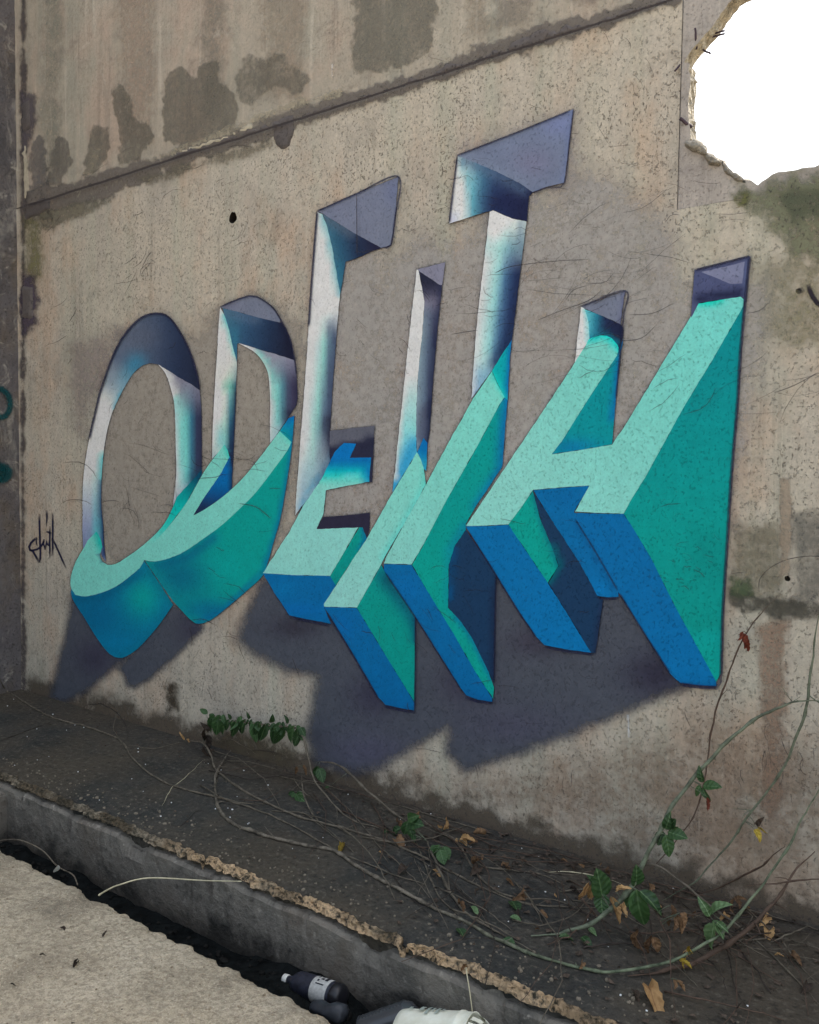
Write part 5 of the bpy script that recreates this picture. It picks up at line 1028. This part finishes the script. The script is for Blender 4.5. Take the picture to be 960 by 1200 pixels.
# fallen leaves, each lying on the ledge
def fallen(a, b, mat, label, wide=1.0, z=.010):
    pa, pb = on_z(a[0], a[1], z), on_z(b[0], b[1], z + .004)
    o = leaf_obj(pa, pb, mat, None, nrm=Vector((random.gauss(0, .25), random.gauss(-.2, .2), 1)), name='fallen_leaf', wide=wide)
    tag(o, label, 'leaf', 'fallen leaves on the ledge'); return o
fallen((760, 1156), (774, 1188), 'leaf_tan', 'big tan dry leaf lying alone near the broken rim', .75, .02)
fallen((742, 1160), (748, 1172), 'leaf_dark', 'small dark curled leaf beside the big tan leaf')
fallen((655, 1098), (678, 1098), 'leaf_light', 'grey-green fallen leaf below the start of the arching cane', 1.0)
fallen((682, 1098), (694, 1110), 'leaf', 'dark green fallen leaf next to the grey-green one')
fallen((690, 1088), (700, 1094), 'leaf_light', 'small grey-green leaf tucked under the arching cane')
fallen((598, 1074), (612, 1078), 'leaf_light', 'thin pale green leaf lying between the trailing canes')
fallen((600, 1056), (608, 1066), 'leaf', 'round dark green leaf on the ledge under the paired canes', 1.3)
fallen((538, 1088), (544, 1096), 'leaf', 'small dark green leaf beside the lowest cane', 1.3)
fallen((552, 1062), (562, 1074), 'leaf_light', 'pale leaf standing between the stout canes', .8)
fallen((593, 1030), (606, 1036), 'leaf_dead', 'flat brown leaf under the lighter cane')
fallen((632, 1070), (645, 1074), 'leaf_dead', 'crumpled grey-brown leaf beyond the paired canes')
fallen((403, 988), (400, 1000), 'leaf_yellow', 'small yellowish leaf upright between the left canes')
fallen((590, 1100), (606, 1110), 'leaf', 'dark leaf half under the long green cane', 1.2)
fallen((540, 1138), (548, 1126), 'leaf_dead', 'curled brown leaf caught on the broken rim', 1.0, .03)
fallen((880, 1036), (884, 1052), 'leaf_dark', 'dark narrow leaf at the wall foot on the right')
fallen((668, 990 + 50), (676, 1046), 'leaf_dark', 'black rotten leaf near the tan upright leaf')
# the tangle of thin dry twigs and the curled dead leaves between the canes
for k in range(104):
    px = random.choice((random.uniform(430, 900), random.uniform(560, 940), random.uniform(230, 560))); yb = 801 + .296 * px; ye = min(1195, 902 + .423 * px)
    py = yb + (ye - yb) * min(.8, abs(random.gauss(.12, .28))); a = random.gauss(.42, .32) if k % 3 else random.gauss(.3, .9); L_ = random.uniform(30, 110) if k % 3 == 0 else random.uniform(70, 200); q = [];cv = random.gauss(0, .5)
    for s_ in (0, .33, .66, 1):
        x_, y_ = px + math.cos(a + cv * s_) * L_ * s_, py + math.sin(a + cv * s_) * L_ * s_ * .8
        q.append((x_, max(y_, 806 + .296 * x_)))
    tm = random.choice(('cane_brown', 'cane_dark', 'cane_grey')); root = empty('dry_twig', {'cane_brown': 'thin red-brown', 'cane_dark': 'thin blackish', 'cane_grey': 'thin grey'}[tm] + ' dry twig tangled on the ledge among the bramble canes', 'twig', 'thin dry twigs on the ledge'); lift = random.uniform(0, .05)
    P3 = [on_z(x, y, .004 + lift * math.sin(math.pi * s_)) for (x, y), s_ in zip(q, (0, .33, .66, 1))]
    for p_ in P3: p_.y = min(p_.y, D - .015)
    C = []
    for i in range(3):
        for s_ in (0, .25, .5, .75): C.append(P3[i].lerp(P3[i + 1], s_) + Vector((random.gauss(0, .002), random.gauss(0, .002), abs(random.gauss(0, .0015)))))
    C.append(P3[3]); r = random.uniform(.0012, .0036); V, F = tube(C, [r * (1 - .5 * i / len(C)) for i in range(len(C))], 5)
    mesh_obj('stem', V, F, M[tm], root, smooth=True)
    if random.random() < .5:
        s0 = C[random.randrange(3, 9)]; e0 = s0 + Vector((random.gauss(0, .05), random.gauss(0, .03), abs(random.gauss(0, .03)))); e0.y = min(e0.y, D - .015)
        V, F = tube([s0, s0.lerp(e0, .5) + Vector((0, 0, .004)), e0], [r * .7, r * .5, r * .3], 5); mesh_obj('side_shoot', V, F, M['cane_dark'], root, smooth=True)
for k in range(64):
    px = random.choice((random.uniform(520, 950), random.uniform(640, 930), random.uniform(440, 620))); yb = 801 + .296 * px; ye = min(1195, 902 + .423 * px)
    py = yb + (ye - yb) * (.03 + min(.75, abs(random.gauss(.05, .28)))); a = random.uniform(0, 6.28); L_ = random.uniform(6, 15)
    pa, pb = on_z(px, py, .012), on_z(px + math.cos(a) * L_, max(py + math.sin(a) * L_ * .6, yb + 2), .012 + random.uniform(0, .03))
    pa.y = min(pa.y, D - .03); pb.y = min(pb.y, D - .03)
    lm = random.choice(('leaf_dead', 'leaf_dark', 'leaf_dark', 'leaf_dead', 'leaf_tan')); o = leaf_obj(pa, pb, lm, None, nrm=Vector((random.gauss(0, .6), random.gauss(-.3, .4), 1)), name='dead_leaf', wide=random.uniform(.8, 1.3))
    tag(o, {'leaf_dead': 'small curled brown', 'leaf_dark': 'small rotten blackish', 'leaf_tan': 'small pale tan'}[lm] + ' dead leaf lying in the litter at the foot of the wall', 'leaf', 'dead leaves in the litter')
# leaf litter and grit that nobody could count
rs = random.Random(3); V = []; F = []
def litter_density(px): return .25 + .75 * max(0, min(1, (px - 380) / 200))
cnt = 0
while cnt < 620:
    x = rs.uniform(XC + .1, .1); y = rs.uniform(YE + .06, D - .02) if rs.random() < .5 else D - abs(rs.gauss(0, .16)) - .02
    if y < YE + .05: continue
    px, py = proj((x, y, 0))
    if rs.random() > litter_density(px): continue
    s_ = rs.uniform(.004, .022) * (1 if px > 450 else .6); a = rs.uniform(0, 6.28); b0 = len(V); z = ledge_z(x, y) + .003
    for k in range(5):
        t = a + k * 1.2566; rr = s_ * rs.uniform(.4, 1.0); V.append((x + math.cos(t) * rr, y + math.sin(t) * rr * .6, z + rs.uniform(0, .010)))
    V.append((x, y, z + rs.uniform(0, .012)))
    for k in range(5): F.append((b0 + k, b0 + (k + 1) % 5, b0 + 5))
    cnt += 1
M['litter'] = simple('leaf_litter', (66, 56, 48), .85, .6, 60)
tag(mesh_obj('leaf_litter', V, F, M['litter']), kind='stuff')
def pebbles(name, n, fn, mat, lo, hi):
    V = []; F = []; bm = bmesh.new(); bmesh.ops.create_icosphere(bm, subdivisions=1, radius=1); base = [v.co.copy() for v in bm.verts]; fs = [[v.index for v in f.verts] for f in bm.faces]; bm.free()
    for _ in range(n):
        x, y, z = fn(); s_ = rs.uniform(lo, hi) * (1 if rs.random() < .8 else 1.6); b0 = len(V); q = [rs.uniform(.7, 1.2) for _ in range(3)]
        V += [(x + v.x * s_ * q[0] * rs.uniform(.8, 1.2), y + v.y * s_ * q[1], z + v.z * s_ * q[2] * .8) for v in base]; F += [[i + b0 for i in f] for f in fs]
    return tag(mesh_obj(name, V, F, mat), kind='stuff')
def onledge():
    x = rs.uniform(XC + .1, -.1); y = rs.uniform(YE + .08, D - .03); return x, y, ledge_z(x, y) + .002
M['grit'] = simple('white_grit', (205, 205, 196), .7, .15, 40)
pebbles('white_grit', 75, onledge, M['grit'], .0020, .0044)
M['gravel'] = simple('grey_gravel', (104, 96, 84), .9, .35, 40)
def onledge2():
    x = rs.uniform(XC + .1, .2); y = YE + .03 + abs(rs.gauss(0, .10)); return x, y, ledge_z(x, y) + .002
pebbles('gravel', 500, onledge2, M['gravel'], .002, .006)
def intrench():
    x = rs.uniform(XC + .1, -.8); y = rs.uniform(YS + .02, YE - .06); return x, y, ztr(x, y) + .004
M['gravel_dark'] = simple('trench_debris', (26, 26, 25), .95, .5, 40, .05)
pebbles('trench_debris', 420, intrench, M['gravel_dark'], .004, .014)
def onslab():
    x = rs.uniform(XC + .1, -.6); y = rs.uniform(.5, YS - .02); return x, y, slab_z(x, y) + .001
M['slab_grit'] = simple('slab_grit', (120, 108, 90), .9, .5, 40)
pebbles('slab_grit', 700, onslab, M['slab_grit'], .0015, .0040)
for (a, b, lab) in (((70, 1087), (79, 1089), 'brown bark flake on the walkway slab'), ((46, 1119), (56, 1117), 'brown leaf scrap on the walkway slab beside the dark scrap'), ((86, 1134), (90, 1120), 'longest dark leaf scrap on the walkway slab'), ((120, 1098), (127, 1092), 'dark triangular leaf scrap near the slab edge'), ((12, 1153), (20, 1153), 'small black leaf scrap on the walkway slab'), ((84, 1200), (88, 1196), 'black scrap on the bare middle of the walkway slab')):
    pa, pb = on_z(*a, .004), on_z(*b, .006); o = leaf_obj(pa, pb, 'leaf_dark', None, nrm=Vector((0, 0, 1)), name='leaf_scrap', wide=1.1); tag(o, lab, 'leaf', 'leaf scraps on the walkway slab')

# dry stalks over the trench
def in_trench(label, pts, r, mat, name='dry_stalk'):
    P3 = [on_y(x, y, Y_) for x, y, Y_ in pts]; C = []
    pp = [2 * P3[0] - P3[1]] + P3 + [2 * P3[-1] - P3[-2]]
    for i in range(1, len(pp) - 2):
        for k in range(8):
            t = k / 8; a, b_, c_, d = pp[i - 1], pp[i], pp[i + 1], pp[i + 2]; C.append(.5 * ((2 * b_) + (c_ - a) * t + (2 * a - 5 * b_ + 4 * c_ - d) * t * t + (-a + 3 * b_ - 3 * c_ + d) * t ** 3))
    C.append(P3[-1]); V, F = tube(C, [r * (1 - .4 * i / len(C)) for i in range(len(C))], 6); o = mesh_obj(name, V, F, M[mat], None, smooth=True); tag(o, label, 'stalk', 'dry stalks over the trench'); return o
in_trench('pale dry stalk bridging the trench from slab to ledge', [(116, 1049, YS - .015), (126, 1043, YS + .06), (140, 1037, YS + .12), (175, 1029, YS + .22), (240, 1032, YE - .06), (283, 1033, YE - .045)], .0035, 'stalk')
in_trench('thin grey wire-like stalk curling over the trench near the pier', [(-4, 986, YS + .16), (14, 984, YS + .14), (28, 986, YS + .10), (50, 997, YS + .10), (67, 1015, YS + .08), (85, 1025, YS + .05), (91, 1037, YS + .0)], .0035, 'cane_grey')
in_trench('limp straw hanging from the broken rim into the trench', [(546, 1128, YE + .02), (547, 1140, YE - .03), (551, 1165, YE - .05), (555, 1200, YE - .06), (556, 1225, YE - .06)], .0022, 'stalk')
# ---- rubbish in the trench
def lathe(prof, axis_a, axis_b, n=28, cap=True):
    a, b = Vector(axis_a), Vector(axis_b); t = (b - a); L_ = t.length; t.normalize(); u = t.cross(Vector((0, 0, 1))); u.normalize(); v = t.cross(u); V = []; F = []
    for (s_, r) in prof:
        for k in range(n): V.append(a + t * (s_ * L_) + (u * math.cos(2 * math.pi * k / n) + v * math.sin(2 * math.pi * k / n)) * r)
    for i in range(len(prof) - 1):
        for k in range(n): F.append((i * n + k, i * n + (k + 1) % n, (i + 1) * n + (k + 1) % n, (i + 1) * n + k))
    if cap: F.append(tuple(range(n))[::-1]); F.append(tuple((len(prof) - 1) * n + k for k in range(n)))
    return V, F
M['dark_plastic'] = simple('dark_bottle', (36, 38, 48), .45, .5, 60, .4)
M['black_plastic'] = simple('black_base', (22, 22, 26), .35, .3, 30, .5)
M['label_paper'] = simple('paper_label', (158, 158, 154), .7, .2, 90)
M['label_ink'] = simple('label_ink', (34, 34, 40), .7, .1, 30)
M['cap'] = simple('white_cap', (205, 200, 190), .5, .1, 30)
bA = on_y(337, 1148, YE - .115); bB = on_y(402, 1170, YE - .115); BR = .040
bot = empty('bottle', 'dark plastic bottle with a white printed label lying in the trench', 'bottle'); 
V, F = lathe([(.0, .014), (.06, .015), (.10, .017), (.16, .030), (.22, .038), (.30, BR), (.70, BR), (.95, BR), (.985, .036), (1, .026)], bA, bB); mesh_obj('body', V, F, M['dark_plastic'], bot, smooth=True)
V, F = lathe([(-.07, .012), (-.06, .0155), (.015, .0158), (.02, .0145)], bA, bB); mesh_obj('bottle_cap', V, F, M['cap'], bot, smooth=True)
V, F = lathe([(.53, BR + .0006), (.54, BR + .0012), (.80, BR + .0012), (.81, BR + .0006)], bA, bB, cap=False); lb = mesh_obj('paper_label', V, F, M['label_paper'], bot, smooth=True)
ax = (bB - bA); LL = ax.length; ax.normalize(); uu = ax.cross(Vector((0, 0, 1))).normalized(); vv = ax.cross(uu)
V = []; F = []
for (s0, s1, t0, t1) in ((.58, .62, 3.7, 4.0), (.58, .60, 4.1, 4.6), (.62, .66, 4.2, 4.35), (.64, .69, 4.5, 4.75), (.67, .75, 3.75, 4.15), (.71, .76, 4.3, 4.8), (.60, .63, 4.8, 5.0), (.60, .74, 5.15, 5.25), (.59, .76, 3.45, 3.52)):
    n = 6; b0 = len(V)
    for k in range(n + 1):
        th = t0 + (t1 - t0) * k / n; rr = BR + .0018; q = (uu * math.cos(th) + vv * math.sin(th)) * rr; V += [bA + ax * (s0 * LL) + q, bA + ax * (s1 * LL) + q]
    for k in range(n): F.append((b0 + 2 * k, b0 + 2 * k + 1, b0 + 2 * k + 3, b0 + 2 * k + 2))
mesh_obj('label_print', V, F, M['label_ink'], lb)
V, F = lathe([(.86, BR + .0008), (.87, BR + .0014), (.955, BR + .0014), (.992, .036), (1.004, .024)], bA, bB); mesh_obj('bottle_base', V, F, M['black_plastic'], bot, smooth=True)
# crushed bottle half hidden under it
qa = on_y(366, 1180, YE - .20); qb = on_y(404, 1190, YE - .19)
V, F = lathe([(0, .006), (.05, .024), (.3, .030), (.5, .026), (.7, .031), (.95, .029), (1, .012)], qa, qb, 20)
V = [Vector(v) + Vector((fbm(v[0] * 30, v[1] * 30, 1), fbm(v[0] * 30, v[2] * 30, 2), .4 * fbm(v[1] * 30, v[2] * 30, 3))) * .010 for v in V]
tag(mesh_obj('crushed_bottle', V, F, simple('grey_crushed_plastic', (42, 45, 50), .45, .4, 30, .4), None, smooth=True), 'crushed grey plastic bottle lying under the labelled bottle', 'bottle')
# white plastic tub on its side, rim broken
ta = on_y(470, 1222, YE - .20); tb = on_y(556, 1232, YE - .155); TR = .098
tub = empty('plastic_tub', 'dirty white plastic tub lying on its side with a broken rim in the trench', 'tub')
M['tub'] = simple('dirty_white_plastic', (198, 196, 178), .5, .14, 24, .4, .002)
bm = bmesh.new(); prof = [(0, .0), (0, TR * .82), (.02, TR * .90), (.10, TR * .93), (.45, TR * .96), (.80, TR), (.83, TR * 1.03), (.86, TR * 1.03), (.87, TR), (.985, TR * 1.0), (1.0, TR * 1.02), (1.0, TR * .97), (.8, TR * .96), (.1, TR * .88), (.05, 0)]
V, F = lathe(prof, ta, tb, 40, False)
mesh_obj('body', V, F, M['tub'], tub, smooth=True)
tx = (tb - ta); TL = tx.length; tx.normalize(); tu = tx.cross(Vector((0, 0, 1))).normalized(); tv = tx.cross(tu)
V = []; F = []; NR = 44
for k in range(NR):
    th = 2 * math.pi * k / NR; wob = 1 + .05 * fbm(k * .4, 3, 3)
    for (s_, r) in ((1.01, TR * .93), (1.10 + .04 * fbm(k * .5, 1, 1), TR * .86), (1.14 + .05 * fbm(k * .5, 1, 1), TR * .80), (1.13, TR * .76), (1.01, TR * .86)): V.append(ta + tx * (s_ * TL) + (tu * math.cos(th) + tv * math.sin(th)) * r * wob)
for k in range(NR):
    if k in (29, 30, 33): continue
    for j in range(4): a = k * 5 + j; b = ((k + 1) % NR) * 5 + j; F.append((a, b, b + 1, a + 1))
mesh_obj('rim', V, F, M['tub'], tub, smooth=True)
V = []; F = []
for (s0, s1, t0, t1) in ((.30, .36, 4.25, 4.6), (.40, .44, 4.2, 4.75), (.47, .50, 4.3, 4.55), (.53, .57, 4.25, 4.7), (.60, .63, 4.3, 4.5), (.16, .20, 4.4, 4.55)):
    n = 6; b0 = len(V)
    for k in range(n + 1):
        th = t0 + (t1 - t0) * k / n; q = (tu * math.cos(th) + tv * math.sin(th)) * (TR * 1.0 + .0012); V += [ta + tx * (s0 * TL) + q, ta + tx * (s1 * TL) + q]
    for k in range(n): F.append((b0 + 2 * k, b0 + 2 * k + 1, b0 + 2 * k + 3, b0 + 2 * k + 2))
mesh_obj('faded_print', V, F, simple('faded_print', (132, 140, 132), .6, .15, 60), tub)
# clear ribbed bottle behind the tub
ca = on_y(424, 1212, YE - .16); cb = on_y(486, 1190, YE - .085); prof = [(0, .03)]
for k in range(14): prof += [(.04 + k * .065, .052), (.07 + k * .065, .047)]
prof += [(1.0, .04), (1.06, .02)]
m, b, p, out = new_mat('clear_plastic'); p.inputs['Base Color'].default_value = (.10, .11, .12, 1); p.inputs['Roughness'].default_value = .18; p.inputs['Specular IOR Level'].default_value = .6; p.inputs['Transmission Weight'].default_value = .35; M['clear'] = m
V, F = lathe(prof, ca, cb, 26); tag(mesh_obj('ribbed_bottle', V, F, M['clear'], None, smooth=True), 'dark translucent ribbed bottle pressed between the white tub and the trench wall', 'bottle')
# crisp white paper scrap at the slab edge
pa, pb = on_y(64, 1022, YS + .02), on_y(69, 1014, YS + .03)
o = leaf_obj(pa, pb, 'leaf_light', None, name='paper_scrap', wide=1.6); o.data = o.data.copy(); o.data.materials[0] = M['label_paper']; tag(o, 'small white paper scrap caught on the thin stalk at the slab edge', 'paper scrap')
for o in list(bpy.data.objects):
    if o.type == 'EMPTY' and o.parent is None and o.children:
        # put every thing's origin at its base, keeping the parts where they are
        bpy.context.view_layer.update()
        pts = [c.matrix_world @ Vector(v) for c in o.children_recursive if c.type == 'MESH' for v in c.bound_box]
        if not pts: continue
        mn = Vector([min(p[k] for p in pts) for k in range(3)]); mx_ = Vector([max(p[k] for p in pts) for k in range(3)])
        o.location = ((mn.x + mx_.x) / 2, (mn.y + mx_.y) / 2, mn.z)
        for c in o.children: c.matrix_parent_inverse = Matrix.Translation(-o.location)
